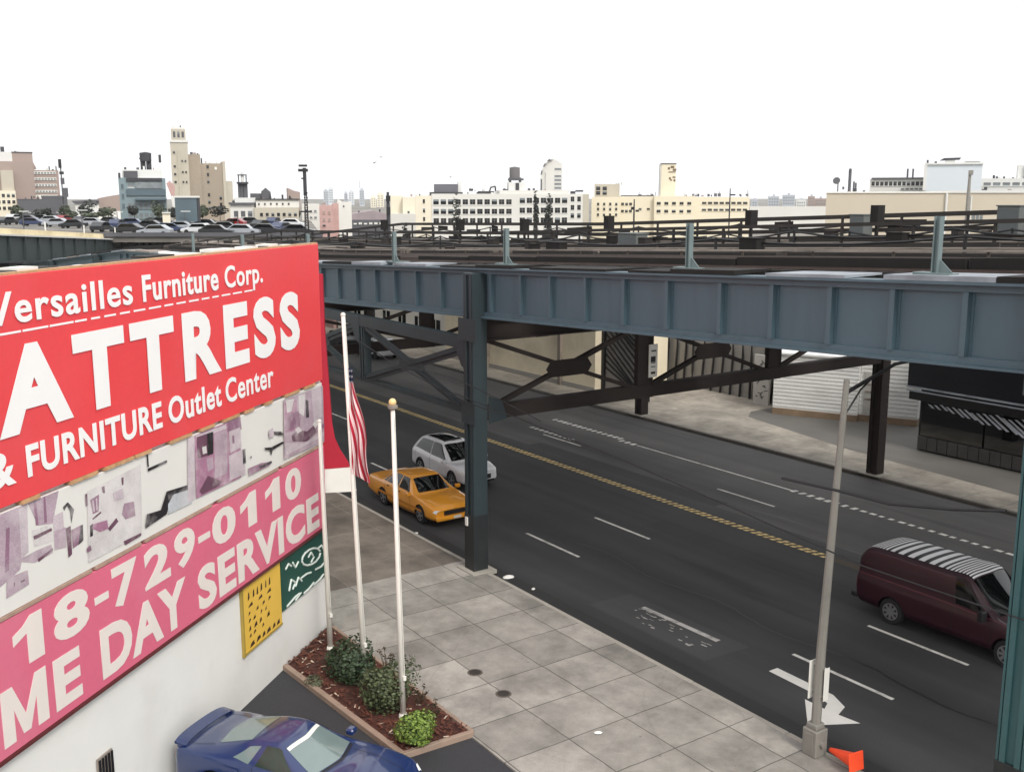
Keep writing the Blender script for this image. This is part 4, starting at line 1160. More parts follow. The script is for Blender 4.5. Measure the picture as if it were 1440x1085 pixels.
for sd in (1, -1):
    k.patch('side_window', gl, ((3.9, 3.14), (4.92, 3.14), (4.92, 3.88), (4.02, 3.88)), sides=(sd,))
    k.patch('side_window', gl, ((5.05, 3.14), (6.45, 3.14), (5.95, 3.88), (5.05, 3.88)), sides=(sd,))
    k.patch('quarter_window', gl, ((3.35, 3.2), (3.82, 3.16), (3.9, 3.8), (3.75, 3.7)), sides=(sd,))
    k.patch('door_seam', M['black'], ((4.96, .5), (4.985, .5), (4.985, 3.1), (4.96, 3.1)), off=.003, sides=(sd,))
    k.patch('door_seam', M['black'], ((6.62, .5), (6.645, .5), (6.50, 3.1), (6.475, 3.1)), off=.003, sides=(sd,))
    k.patch('door_seam', M['black'], ((3.72, 1.2), (3.745, 1.2), (3.765, 3.1), (3.74, 3.1)), off=.003, sides=(sd,))
    k.patch('rub_strip', mat('dull_orange_trim', srgb(190, 122, 30), .5, .05), ((2.6, 1.35), (8.0, 1.35), (8.0, 1.55), (2.6, 1.55)), off=.012, n=24, sides=(sd,))
    for u in (5.15, 4.1): k.patch('door_handle', M['black'], ((u, 2.5), (u + .17, 2.5), (u + .17, 2.7), (u, 2.7)), off=.02, n=3, sides=(sd,))
    k.patch('headlight', M['lampglass'], ((9.35, 2.15), (10.02, 2.25), (10.02, 3.9), (9.6, 3.2)), off=.012, sides=(sd,))
    k.patch('tail_light', M['taillamp'], ((-.0, 1.9), (.7, 1.9), (.7, 3.0), (-.0, 3.4)), off=.01, sides=(sd,))
    b = MB(); b.box(.95, 1.12, sd * .98, sd * 1.17, .93, 1.07); b.build('mirror', k.paint, t, bevel=.03)
MB().box(2.655, 2.715, -.52, .52, .50, .655).build('grille', M['black'], t, bevel=.01)
MB().box(2.60, 2.76, -.86, .86, .30, .47).build('bumper', k.paint, t, bevel=.04)
MB().box(-2.74, -2.62, -.88, .88, .36, .56).build('bumper', k.paint, t, bevel=.04)
MB().box(2.758, 2.775, -.16, .16, .35, .45).build('licence_plate', M['white_paint'], t)

# --- white crossover
t = thing('suv', 'white crossover car with dark panoramic roof beside the yellow taxi', 'car', (-36.95, 22.5, 0), R(-1))
k = Car(t, [ccol(-2.22, .80, .45, 1.0, (-2.15, .62, 1.1), (-2.15, 1.12)), ccol(-2.1, .88, .30, 1.05, (-2.0, .60, 1.35), (-2.02, 1.38)), ccol(-1.75, .9, .25, 1.06, (-1.6, .58, 1.60), (-1.62, 1.65)),
            ccol(-.5, .9, .22, 1.02, (-.5, .62, 1.63), (-.5, 1.68)), ccol(.55, .9, .22, .99, (.15, .60, 1.58), (.2, 1.63)), ccol(1.05, .9, .24, .97, (1.05, .70, 1.0), (1.18, 1.05)),
            ccol(1.6, .9, .28, .92, (1.62, .66, .98), (1.65, 1.01)), ccol(2.05, .86, .3, .82, (2.08, .62, .88), (2.1, .9)), ccol(2.22, .76, .36, .70, (2.23, .56, .74), (2.24, .76))], paint('pearl_white', srgb(226, 228, 230)))
k.wz = .35
k.body((1.35, -1.35), .41, .88)
for x in (1.35, -1.35): k.wheel(x, .79, .35, .22)
k.patch('windscreen', gl, ((4.1, 4.1), (4.93, 4.08), (4.93, 5), (4.1, 5)), mirror=True)
k.patch('roof_glass', gl, ((2.2, 4.3), (3.8, 4.3), (3.8, 5), (2.2, 5)), mirror=True)
k.patch('rear_window', gl, ((1.1, 4.15), (1.85, 4.15), (1.85, 5), (1.1, 5)), mirror=True)
for sd in (1, -1):
    k.patch('side_window', gl, ((1.75, 3.2), (2.96, 3.12), (2.96, 3.9), (2.15, 3.85)), sides=(sd,))
    k.patch('side_window', gl, ((3.02, 3.12), (4.6, 3.14), (3.95, 3.9), (3.02, 3.9)), sides=(sd,))
    for u in (2.98, 1.9, 4.62): k.patch('door_seam', M['black'], ((u, .5), (u + .02, .5), (u + .02, 3.1), (u, 3.1)), off=.003, sides=(sd,))
    k.patch('sill_cladding', M['black'], ((.8, .0), (7.2, .0), (7.2, .5), (.8, .5)), off=.008, n=24, sides=(sd,))
    k.patch('headlight', M['lampglass'], ((6.9, 2.5), (8.02, 2.6), (8.02, 3.6), (7.3, 3.4)), off=.012, sides=(sd,))
    k.patch('tail_light', M['taillamp'], ((0, 2.2), (.9, 2.3), (.9, 3.3), (0, 3.4)), off=.012, sides=(sd,))
    MB().box(.85, 1.02, sd * .9, sd * 1.12, .98, 1.12).build('mirror', k.paint, t, bevel=.03)
MB().box(2.19, 2.245, -.5, .5, .42, .62).build('grille', M['black'], t, bevel=.02)
MB().box(2.16, 2.24, -.7, .7, .30, .40).build('bumper', M['black'], t, bevel=.03)
MB().box(2.243, 2.255, -.16, .16, .44, .54).build('licence_plate', M['white_paint'], t)

# --- maroon van
t = thing('van', 'dark maroon cargo van with striped reflection painted on its roof, heading right', 'van', (-15.15, 25.52, 0))
k = Car(t, [ccol(-2.66, .90, .5, 1.2, (-2.62, .80, 1.7), (-2.62, 1.75)), ccol(-2.58, .97, .36, 1.22, (-2.42, .80, 1.92), (-2.42, 1.98)), ccol(-1.9, 1.0, .32, 1.24, (-1.9, .80, 1.98), (-1.9, 2.06)),
            ccol(0, 1.0, .30, 1.22, (0, .80, 1.98), (0, 2.06)), ccol(1.0, 1.0, .3, 1.18, (.75, .78, 1.95), (.78, 2.03)), ccol(1.75, .99, .3, 1.14, (1.62, .78, 1.17), (1.78, 1.22)),
            ccol(2.3, .96, .34, 1.02, (2.3, .74, 1.08), (2.32, 1.12)), ccol(2.6, .88, .4, .86, (2.62, .68, .92), (2.64, .96)), ccol(2.7, .78, .46, .74, (2.71, .6, .8), (2.72, .83))],
        mat('maroon_paint', srgb(42, 6, 20), .4, .05, .6, coat=.25))
k.wz = .37
k.body((1.99, -1.45), .43, .97)
for x in (1.99, -1.45): k.wheel(x, .88, .37, .24, 8)
k.patch('windscreen', gl, ((4.08, 4.1), (4.93, 4.08), (4.93, 5), (4.08, 5)), mirror=True)
for sd in (1, -1):
    k.patch('side_window', gl, ((3.42, 3.1), (4.6, 3.1), (3.98, 3.88), (3.42, 3.88)), sides=(sd,))
    for u in (3.36, 4.66): k.patch('door_seam', M['black'], ((u, .4), (u + .02, .4), (u + .02, 3.1 if u > 4 else 3.95), (u, 3.1 if u > 4 else 3.95)), off=.003, sides=(sd,))
    k.patch('belt_moulding', mat('maroon_trim', srgb(84, 40, 52), .4, .05), ((.4, 2.86), (5.6, 2.86), (5.6, 2.98), (.4, 2.98)), off=.01, n=26, sides=(sd,))
    k.patch('sill_trim', M['black'], ((1.0, 0), (5.2, 0), (5.2, .3), (1.0, .3)), off=.006, n=20, sides=(sd,))
    k.patch('tail_light', M['taillamp'], ((-.0, 1.4), (.75, 1.4), (.75, 2.6), (-.0, 2.6)), off=.012, sides=(sd,))
    k.patch('headlight', M['lampglass'], ((7.2, 2.1), (8.02, 2.2), (8.02, 3.5), (7.4, 3.3)), off=.012, sides=(sd,))
    b = MB(); b.box(1.25, 1.42, sd * 1.02, sd * 1.24, 1.08, 1.38); b.build('mirror', M['black'], t, bevel=.03)
    k.patch('door_handle', M['black'], ((3.48, 2.6), (3.62, 2.6), (3.62, 2.75), (3.48, 2.75)), off=.02, n=3, sides=(sd,))
rib = mat('roof_reflection_white', srgb(232, 232, 232), .4, .05, 3)  # white stripes paint in the sky reflected between the track ties
for i in range(21):
    u0 = 1.12 + i * .142
    k.patch('roof_reflection', rib, ((u0, 4.16), (u0 + .078, 4.16), (u0 + .078, 5), (u0, 5)), off=.014, n=6, mirror=True)  # stripes of the painted sky reflection, not ribs
k.patch('roof_panel_or_reflection', M['black'], ((1.1, 4.14), (4.05, 4.14), (4.05, 5), (1.1, 5)), off=.006, n=24, mirror=True)  # black gaps of the same painted reflection, standing for the ties
MB().box(-2.82, -2.6, -.98, .98, .42, .58).build('bumper', M['black'], t, bevel=.03)
MB().box(2.6, 2.8, -.92, .92, .40, .56).build('bumper', M['chrome'], t, bevel=.04)
MB().box(2.66, 2.735, -.5, .5, .58, .8).build('grille', M['black'], t, bevel=.02)
MB().box(-2.685, -2.64, -.72, -.06, 1.25, 1.62).box(-2.685, -2.64, .06, .72, 1.25, 1.62).build('rear_window', gl, t)

# --- blue coupe in the car park
t = thing('sports_car', 'metallic blue coupe with rear spoiler parked beside the white wall', 'car', (-18.06, 7.2, .1), R(33))
k = Car(t, [ccol(-2.28, .80, .45, .90, (-2.27, .60, .95), (-2.27, .97)), ccol(-2.15, .90, .32, .97, (-2.15, .62, 1.0), (-2.15, 1.02)), ccol(-1.75, .94, .26, 1.0, (-1.8, .66, 1.05), (-1.85, 1.07)),
            ccol(-1.3, .95, .24, 1.0, (-1.4, .60, 1.10), (-1.5, 1.12)), ccol(-.7, .94, .22, .98, (-.55, .55, 1.32), (-.55, 1.36)), ccol(-.05, .93, .2, .96, (-.1, .56, 1.35), (-.1, 1.40)),
            ccol(.40, .93, .2, .95, (.15, .55, 1.32), (.22, 1.365)), ccol(.95, .94, .22, .93, (.92, .70, .96), (1.10, 1.0)), ccol(1.6, .95, .25, .90, (1.6, .66, .95), (1.62, .985)),
            ccol(2.2, .92, .28, .8, (2.2, .62, .84), (2.25, .87)), ccol(2.45, .80, .36, .66, (2.46, .56, .7), (2.48, .72))], paint('metallic_blue', srgb(24, 44, 90), .28))
k.wz = .35
k.body((1.48, -1.24), .41, .93)
for x in (1.48, -1.24): k.wheel(x, .83, .35, .25)
tint = mat('green_tinted_glass', srgb(112, 128, 126), .08, .12, 1, spec=1.0)
k.patch('windscreen', tint, ((6.1, 4.1), (6.93, 4.06), (6.93, 5), (6.1, 5)), mirror=True)
k.patch('sun_strip', M['white_paint'], ((6.12, 4.12), (6.22, 4.12), (6.22, 5), (6.12, 5)), off=.010, mirror=True)
k.patch('rear_window', tint, ((3.1, 4.14), (3.9, 4.12), (3.9, 5), (3.1, 5)), mirror=True)
for sd in (1, -1):
    k.patch('side_window', mat('side_glass_green', srgb(48, 60, 52), .06, .2, 1), ((4.55, 3.14), (6.5, 3.12), (5.95, 3.88), (4.75, 3.88)), sides=(sd,))
    k.patch('quarter_window', tint, ((3.7, 3.3), (4.35, 3.16), (4.5, 3.82), (4.05, 3.74)), sides=(sd,))
    for u in (4.5, 6.75): k.patch('door_seam', M['black'], ((u, .4), (u + .02, .4), (u + .02, 3.08), (u, 3.08)), off=.003, sides=(sd,))
    k.patch('hood_crease', M['black'], ((7.15, 4.3), (9.6, 4.45), (9.6, 4.47), (7.15, 4.32)), off=.003, n=16, sides=(sd,))
    k.patch('deck_seam', M['black'], ((1.2, 4.05), (2.9, 4.05), (2.9, 4.08), (1.2, 4.08)), off=.003, sides=(sd,))
    k.patch('headlight', M['lampglass'], ((9.3, 2.5), (10.02, 2.6), (10.02, 3.6), (9.5, 3.4)), off=.012, sides=(sd,))
    k.patch('tail_light', M['taillamp'], ((0, 2.0), (.5, 2.0), (.5, 3.0), (0, 3.2)), off=.012, sides=(sd,))
    k.patch('side_scoop', k.paint, ((3.4, 1.2), (3.9, 1.1), (4.1, 2.6), (3.5, 2.6)), off=.03, n=5, sides=(sd,))
    b = MB(); b.box(.62, .80, sd * .93, sd * 1.13, .94, 1.08); b.build('mirror', k.paint, t, bevel=.035)
k.patch('hood_seam', M['black'], ((7.06, 4.0), (7.085, 4.0), (7.085, 5), (7.06, 5)), off=.003, mirror=True)
k.patch('wiper_cowl', M['black'], ((6.95, 4.1), (7.04, 4.1), (7.04, 5), (6.95, 5)), off=.004, mirror=True)
b = MB(); n = 14; pts = []
for i in range(n + 1):
    y = -.78 + 1.56 * i / n; e = abs(y) / .78
    pts.append((y, -2.18 - .06 * (1 - e ** 2), 1.085 - .05 * e ** 6))
for (ya, xa, za), (yb, xb, zb) in zip(pts, pts[1:]):
    b.add([(xa - .12, ya, za + .03), (xa + .16, ya, za), (xa + .16, ya, za - .02), (xa - .12, ya, za - .01), (xb - .12, yb, zb + .03), (xb + .16, yb, zb), (xb + .16, yb, zb - .02), (xb - .12, yb, zb - .01)],
          [(0, 1, 5, 4), (1, 2, 6, 5), (2, 3, 7, 6), (3, 0, 4, 7)])
for sd in (1, -1): b.box(-2.24, -2.08, sd * .74 - .03, sd * .74 + .03, .96, 1.05)
b.build('spoiler', k.paint, t, bevel=.0)
MB().box(2.30, 2.50, -.78, .78, .34, .48).build('bumper', k.paint, t, bevel=.04)
MB().box(2.44, 2.49, -.46, .46, .50, .64).build('grille', M['black'], t, bevel=.02)

# ------------------------------------------------------------------ buildings across the street
def box_building(name, label, cat, x0, x1, y0, y1, h, m, group=None):
    t = thing(name, label, cat, (x0, y0, 0), 0, group)
    MB().box(0, x1 - x0, 0, y1 - y0, -.3, h).build('wall', m, t)
    MB().box(-.1, x1 - x0 + .1, -.1, .12, h, h + .18).build('cornice', M['board'], t)
    return t


cream = mat('cream_render', srgb(226, 214, 188), .85, .06, .4, dirt=srgb(170, 158, 138), dirt_amt=.5, dirt_scale=.3)
offw = mat('off_white_render', srgb(228, 224, 214), .8, .05, .4, dirt=srgb(178, 172, 160), dirt_amt=.4, dirt_scale=.4)
greyr = mat('grey_render', srgb(150, 146, 140), .85, .1, .5)
brick = mat('brown_brick', srgb(146, 116, 100), .9, .15, .8, fine=.12)
salmon = mat('salmon_brick', srgb(180, 148, 142), .9, .1, .8)
# low cream wall with pilasters along the far pavement
t = thing('cream_wall_building', 'low cream walled building with pilasters beyond the far kerb', 'building', (-66, 39.6, 0))
MB().box(0, 17.7, 0, 6, -.3, 4.6).build('wall', cream, t)
for i in (1.55, 3.9): MB().box(.1 + i * 3.6, .4 + i * 3.6, -.2, 0, .1, 4.5).build('pilaster', M['board'], t)
MB().box(0, 17.7, -.06, 0, .1, .42).build('plinth', greyr, t)
# hatched roller gate
t = thing('roller_gate', 'grey gate with slanted dark bars under the viaduct', 'gate', (-48.2, 40.2, 0))
MB().box(0, 3.9, .06, .2, .1, 5.0).build('panel', greyr, t)
for x in (0, 3.9): MB().box(x - .12, x + .12, -.12, .2, .1, 5.1).build('gate_post', M['black'], t)
b = MB()
for i in range(16):
    z = .3 + i * .42
    b.bar((.12, .0, min(z + 1.4, 5)), (3.78, .0, max(.2, z - 1.4)), .05, .09)
b.build('slanted_bars', M['black'], t)
# fence of dark uprights
t = thing('slat_fence', 'grey fence of dark uneven uprights left of the white shed', 'fence', (-49.0, 45.9, 0))
MB().box(0, 10.2, .1, .2, .1, 4.4).build('panel', greyr, t)
for i in range(13):
    x = .3 + i * .8; bow = rnd.uniform(-.05, .3)
    MB().tube([(x, 0, .1), (x + bow * .5, -.02, 1.2), (x + bow, 0, 2.6), (x + bow * .6, 0, 4.4)], .075, 6).build('upright', M['black'], t)
MB().box(0, 10.2, .0, .1, 4.3, 4.5).build('top_rail', M['black'], t)
t = thing('mural_panel', 'pale panel with dark scribbles beside the white shed', 'panel', (-40.6, 45.2, 0))
MB().box(0, 1.15, 0, .14, .13, 3.0).build('board', mat('panel_grey', srgb(186, 182, 176), .8, .06), t)
b = MB()
for i in range(16):
    x, z = rnd.uniform(.1, .8), rnd.uniform(.4, 2.8); b.bar((x, -.006 - i * .0005, z), (x + rnd.uniform(.1, .3), -.006 - i * .0005, z + rnd.uniform(-.3, .3)), .004, .045)
b.build('scribble', M['black'], t)
# white corrugated shed set at an angle
a, e = onG(1086, 581, .13), onG(1282, 601, .13)
d = Vector((e.x - a.x, e.y - a.y, 0)); L_ = d.length
t = thing('white_shed', 'long low white ribbed shed with rusty base across the street', 'shed', (a.x, a.y, .13), math.atan2(d.y, d.x))
wsm = mat('white_ribbed_metal', srgb(226, 226, 222), .55, .05, .6, dirt=srgb(140, 138, 132), dirt_amt=.6, dirt_scale=.35, stretch=(.35, 1, 2.2))
b = MB(); b.box(0, L_ * .62, 0, 5, .35, 3.35)
for i in range(14): b.box(0, L_ * .62, -.02, 0, .45 + i * .205, .52 + i * .205)
b.build('wall', wsm, t)
b = MB(); b.box(L_ * .62 + .02, L_ + .2, .35, 5, .35, 4.6)
for i in range(18): b.box(L_ * .62 + .02, L_ + .2, .33, .35, .45 + i * .22, .53 + i * .22)
b.build('wall', wsm, t)
MB().box(0, L_ * .62, -.05, 5.01, .0, .345).box(L_ * .62 + .02, L_ + .2, .3, 5.01, .0, .345).build('base', mat('rusty_base', srgb(132, 112, 90), .9, .3, 1.2), t)
MB().box(-.08, L_ * .62 + .01, -.12, 5.1, 3.352, 3.45).build('roof', wsm, t)
MB().box(L_ * .65, L_ * .80, .26, .33, .5, 2.7).build('door', mat('grey_door', srgb(170, 168, 162), .7, .1), t)
for i in range(3): MB().box(L_ * .66, L_ * .79, .235, .26, 1.2 + .4 * i, 1.28 + .4 * i).build('vent_slat', M['board'], t)
p = onG(1209, 583, .13)
b = MB(); b.lathe([(.1, 0), (.28, .03), (.3, .25), (.2, .48), (.06, .56), (.09, .64)], 10)
o = tag(b.build('trash_bag', M['black'], smooth=True), 'black tied trash bag in front of the white shed', 'trash bag'); o.location = (p.x, p.y, .13)
# corner shop with dark fascia and big window
t = thing('corner_shop', 'black fronted corner shop with dark fascia and large window', 'shop', (-28.3, 42.8, .134))
MB().box(0, 24, .25, 12, 0, 6.2).build('wall', M['black'], t)
MB().box(-.35, 24, -.35, .25, 3.1, 4.7).build('fascia', mat('navy_black_fascia', srgb(18, 20, 28), .35, .1), t)
MB().box(-.36, 24, -.40, -.352, 3.02, 3.1).box(-.36, 24, -.40, -.352, 2.86, 2.93).build('fascia_trim', M['walk'], t)
MB().box(-.3, 24, -.25, .25, 2.45, 2.86).build('awning_box', M['black'], t)
MB().box(5.2, 5.3, -.37, -.352, 3.5, 4.3).build('fascia_mark', M['walk'], t)
sg_ = mat('shop_glass', srgb(10, 11, 14), .03, .1, 1, spec=1.0)
for i in range(5): MB().box(.2 + i * 3.2, 3.3 + i * 3.2, .1, .22, .75, 2.42).build('window', sg_, t, bevel=.0)
b = MB()
tl = mat('grey_tile', srgb(70, 68, 66), .5, .2, 2)
for i in range(30): b.box(.1 + i * .52, .58 + i * .52, .05, .25, .08, .7)
b.build('tiled_base', tl, t, bevel=.01)
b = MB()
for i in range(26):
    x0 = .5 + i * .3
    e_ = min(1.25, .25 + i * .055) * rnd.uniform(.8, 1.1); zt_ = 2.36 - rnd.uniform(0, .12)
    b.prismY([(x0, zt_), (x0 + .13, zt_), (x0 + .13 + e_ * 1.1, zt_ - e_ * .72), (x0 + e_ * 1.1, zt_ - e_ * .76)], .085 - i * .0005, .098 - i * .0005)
b.build('window_reflection', mat('white_reflection', srgb(206, 212, 222), .5, .1, 6), t)  # white streaks painted in as the tracks' reflection in the glass

# street wall of buildings further along under the tracks
def facade(name, label, x0, x1, Y, h, m, nwin, group=None, cat='building'):
    t = thing(name, label, cat, (x0, Y, 0), 0, group)
    MB().box(0, x1 - x0, 0, 10, -.3, h).build('wall', m, t)
    wm = MB().box(-.6, .6, -.03, .02, -.75, .75, 0).box(-.66, .66, -.06, -.031, -.82, -.755, 1).box(-.03, .03, -.05, -.031, -.75, .75, 1).mesh('window', [gl, M['white_paint']])
    for f in range(int(h // 3.4)):
        for i in range(nwin):
            o = link('window', wm, t); o.location = ((x1 - x0) * (i + .5) / nwin, -.001, 1.9 + f * 3.3)
    MB().box(-.05, x1 - x0 + .05, -.25, 10.05, h, h + .25).build('roof', M['board'], t)
    return t


facade('row_building', 'white low row building far along the street under the tracks', -86, -67, 40.2, 6.0, offw, 7)
facade('row_building', 'salmon brick row building farther along the street, past the white one', -104, -86.5, 40.0, 7, salmon, 6)
facade('row_building', 'grey row building at the far end of the street', -130, -104.5, 40.0, 6.5, greyr, 8)

# simple parked cars and trucks seen small under and behind the tracks
def small_car(col_name, col):
    b = MB(); L_, w = 4.4, .86
    prof_ = [(-2.2, .3), (2.2, .3), (2.2, .68), (1.2, .88), (.55, 1.38), (-1.1, 1.42), (-1.9, .95), (-2.2, .9)]
    b.prismY(prof_, -w, w)
    return b.mesh('car_body', mat(col_name, col, .35, .05, coat=.6), bevel=.08), MB().prismY([(1.02, .92), (.5, 1.33), (-1.05, 1.36), (-1.7, .95)], -w - .01, w + .01).mesh('window', gl)


CARS = [small_car('car_white', srgb(196, 198, 200)), small_car('car_silver', srgb(150, 154, 160)), small_car('car_black', srgb(30, 32, 36)), small_car('car_red', srgb(130, 30, 34)), small_car('car_navy', srgb(44, 54, 84))]
CN = ['white', 'silver', 'black', 'dark red', 'navy']
wme = MB().lathe([(.2, -.1), (.31, -.1), (.31, .1), (.2, .1)], 12, axis='y').mesh('wheel', M['rubber'])


def put_car(i, x, y, z, rz, label, group):
    t = thing('parked_car', label, 'car', (x, y, z), rz, group)
    link('body', CARS[i][0], t); link('window', CARS[i][1], t)
    for sx in (-1.35, 1.35):
        for sy in (-.78, .78): o = link('wheel', wme, t); o.location = (sx, sy, .31)
    return t


for j, (x, y, i) in enumerate(((-70, 35.9, 0), (-76, 35.9, 2), (-88, 35.9, 0), (-96, 35.9, 1))):
    put_car(i, x, y, 0, PI, ['white car parked at the far kerb, nearest under the tracks', 'black car parked at the far kerb behind the nearest white car', 'white car parked at the far kerb between black and silver cars', 'silver car parked at the far kerb, the farthest of the row'][j], 'cars parked along the far kerb')
t = thing('box_truck', 'white box truck far down the street under the tracks', 'truck', (-100, 30.5, 0), PI)
MB().box(-3, 2.2, -1.15, 1.15, .8, 3.2).build('cargo_box', M['white_paint'], t, bevel=.03)
MB().prismY([(2.25, .5), (4.1, .5), (4.1, 1.4), (3.6, 2.4), (2.25, 2.5)], -1.05, 1.05).build('cab', M['white_paint'], t, bevel=.05)
MB().prismY([(3.72, 1.5), (4.0, 1.42), (3.62, 2.25), (3.5, 2.3)], -.95, .95).build('windscreen', gl, t)
for x in (-1.8, 3.1):
    for y in (-.98, .98): o = link('wheel', wme, t); o.location = (x, y, .4); o.scale = (1.35, 1.3, 1.35)
HAZE = 0.00008

# ------------------------------------------------------------------ skyline beyond the tracks
FWH = Vector((-math.sin(YAW), math.cos(YAW), 0))


def Xof(x, D): return (x - CX) / F_PX * math.cos(PITCH) * D
def Zof(y, D): return CAMZ - D * math.tan(PITCH + math.atan((y - CY) / F_PX))


CL = random.Random(31)


class Far:
    def __init__(s, name, label, cat, x0, D, group=None):
        s.x0, s.D = Xof(x0, D), D; yaw = -math.atan2(s.x0, D); s.k = math.cos(yaw)
        p = RT * s.x0 + FWH * D
        s.t = thing(name, label, cat, (p.x, p.y, -.35), YAW + yaw, group)
    def X(s, x): return (Xof(x, s.D) - s.x0) * s.k
    def Z(s, y): return Zof(y, s.D) + .35
    def box(s, part, x0, x1, ytop, ybot, m, d=18, y=0.0, bevel=0):
        z0 = 0 if ybot is None else s.Z(ybot)
        return MB().box(s.X(x0), s.X(x1), y, y + d, z0, s.Z(ytop)).build(part, m, s.t, bevel=bevel)
    def win(s, xa, xb, n, ys, w, h, y=0.0, m=None, name='window', frame=None):
        W_, H_ = s.X(xa + w) - s.X(xa), s.Z(0) - s.Z(h)
        f = .12 * W_
        b = MB().box(-W_ / 2, W_ / 2, -.04, .05, -H_ / 2, H_ / 2, 0)
        b.box(-W_ / 2 - f, W_ / 2 + f, -.16, .04, -H_ / 2 - f, -H_ / 2, 1)
        if rnd.random() < .5: b.box(-f * .25, f * .25, -.07, -.041, -H_ / 2, H_ / 2, 2)
        b.box(-W_ / 2, W_ / 2, -.07, -.041, f * .4, f * .9, 2)
        me = b.mesh(name, [m or M['farglass'], frame or M['white_paint'], M['dimframe']])
        b2 = MB().box(-W_ / 2, W_ / 2, -.04, .05, -H_ / 2, H_ * .1, 0).box(-W_ / 2, W_ / 2, -.05, .05, H_ * .1, H_ / 2, 2); b2.box(-W_ / 2 - f, W_ / 2 + f, -.16, .04, -H_ / 2 - f, -H_ / 2, 1)
        me2 = b2.mesh(name, [m or M['farglass'], frame or M['white_paint'], M['farglass2']])
        for yy in ys:
            for i in range(n):
                o = link(name, me if rnd.random() < .74 else me2, s.t); xx = xa + (xb - xa) * (i + .5) / n
                o.location = (s.X(xx), y - .002, s.Z(yy))
    def clutter(s, x0, x1, ytop, n, y0=2.0, hmax=3.6, m=None):
        for i in range(n):
            x = CL.uniform(x0, x1); w = CL.uniform(.8, 4.2); h = CL.uniform(1.2, hmax * 1.7); y = y0 + CL.uniform(0, 4)
            kind = CL.random()
            if kind < .35: s.mast('roof_pipe', x, ytop + .5, ytop - h * 1.3, .2, m or dk, y)
            else: s.box(CL.choice(('roof_vent', 'roof_unit')), x - w / 2, x + w / 2, ytop - h * .7, ytop + .3, CL.choice((gr, lg, dk, br)), CL.uniform(1, 2.5), y)
    def poly(s, part, pts, m, y=0.0, d=6.0):
        b = MB(); b.prismY([(s.X(x), s.Z(yy)) for x, yy in pts], y, y + d); return b.build(part, m, s.t)
    def mast(s, part, x, y0, y1, r, m, y=2.0):
        b = MB(); b.tube([(s.X(x), y, s.Z(y0)), (s.X(x), y, s.Z(y1))], r, 8); return b.build(part, m, s.t)


M['farglass'] = glass_mat('far_window_glass', srgb(30, 31, 33))
M['dimframe'] = mat('dim_window_bar', srgb(110, 110, 108), .7, .1)
M['farglass2'] = glass_mat('far_pale_glass', srgb(120, 126, 128))
w1 = mat('factory_white', srgb(206, 204, 198), .8, .05, .1)
c1 = mat('factory_cream', srgb(216, 208, 188), .8, .05, .08)
c2 = mat('warm_cream', srgb(218, 208, 184), .8, .05, .08)
bg = mat('tower_tan', srgb(154, 142, 126), .85, .08, .12, fine=.1)
bg2 = mat('tower_tan_pale', srgb(178, 171, 156), .85, .08, .2)
br = mat('taupe_brick', srgb(152, 136, 128), .85, .06, .1)
gr = mat('dark_grey_wall', srgb(84, 84, 88), .85, .1, .1)
tl = mat('teal_panel', srgb(118, 134, 138), .4, .12, .15)
tl2 = mat('teal_dark_panel', srgb(76, 92, 100), .5, .12, .2)
lg = mat('pale_grey_wall', srgb(206, 206, 202), .8, .05, .15)
dk = mat('dark_roof_metal', srgb(54, 54, 58), .7, .15, .5)
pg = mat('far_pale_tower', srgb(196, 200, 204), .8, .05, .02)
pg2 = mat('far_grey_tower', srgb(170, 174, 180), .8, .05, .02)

# taupe apartment block on the left
f = Far('apartment_block', 'big taupe apartment block at the far left with banded windows', 'building', -40, 360)
f.box('wall', -40, 53, 226, None, br); f.box('penthouse', -40, 23, 212.5, 226, lg, 14, 1); f.box('penthouse', 23, 53, 213.5, 226, br, 12, 1)
f.box('wing', 53, 90, 238, None, br, 14, 2); f.box('cornice', 22.5, 53.4, 212, 213.4, dk, 12.4, .8)
f.poly('gable_step', [(53.1, 226), (58, 236), (53.1, 238)], br, 2.2, 8)
f.box('cream_wing', -40, 23, 268, None, c1, 6, -4); f.win(-20, 23, 6, (275, 284, 293), 4.4, 5, -4, frame=c1)
f.box('bay', 4, 22, 239, 267.9, bg2, 3, -2.5)
for yy in (242, 251, 260, 269, 276): f.box('window_band', 44, 86, yy - 2, yy + 1.6, M['white_paint'], .3, 1.8 if False else -.1 + (2.0)); 
f.win(45, 86, 9, (242, 251, 260, 269), 3.4, 2.6, 1.85, m=M['farglass2'])
f.box('chimney', 7.5, 13, 204.5, 212.4, dk, 2, 4)
f.clutter(-30, 50, 213, 6); f.clutter(58, 88, 238, 4)
f = Far('grey_warehouse', 'dark grey flat warehouse in front of the taupe apartment block', 'warehouse', 24, 330)
f.box('wall', 24, 95, 281, None, gr, 30); f.box('tall_end', 60, 96, 275, 300, gr, 20, 1); f.box('roof', 23.6, 60, 280, 281, dk, 30)
f.win(28, 92, 8, (298,), 3.5, 2.5, m=M['farglass2'])
f.clutter(30, 60, 280, 6)
f = Far('signal_mast', 'thin dark mast with black boxes beside the taupe block', 'mast', 87, 250)
f.mast('pole', 88.5, 320, 224, .14, dk); f.box('signal_box', 85.5, 90, 223.5, 236, M['black'], .8, 1.6); f.box('signal_box', 86, 92.5, 241, 245, M['black'], .8, 1.6); f.box('signal_box', 87, 92.5, 250, 259, gr, .8, 1.6)
f.box('signal_box', 88, 96.5, 264, 277, gr, 1, 1.6)
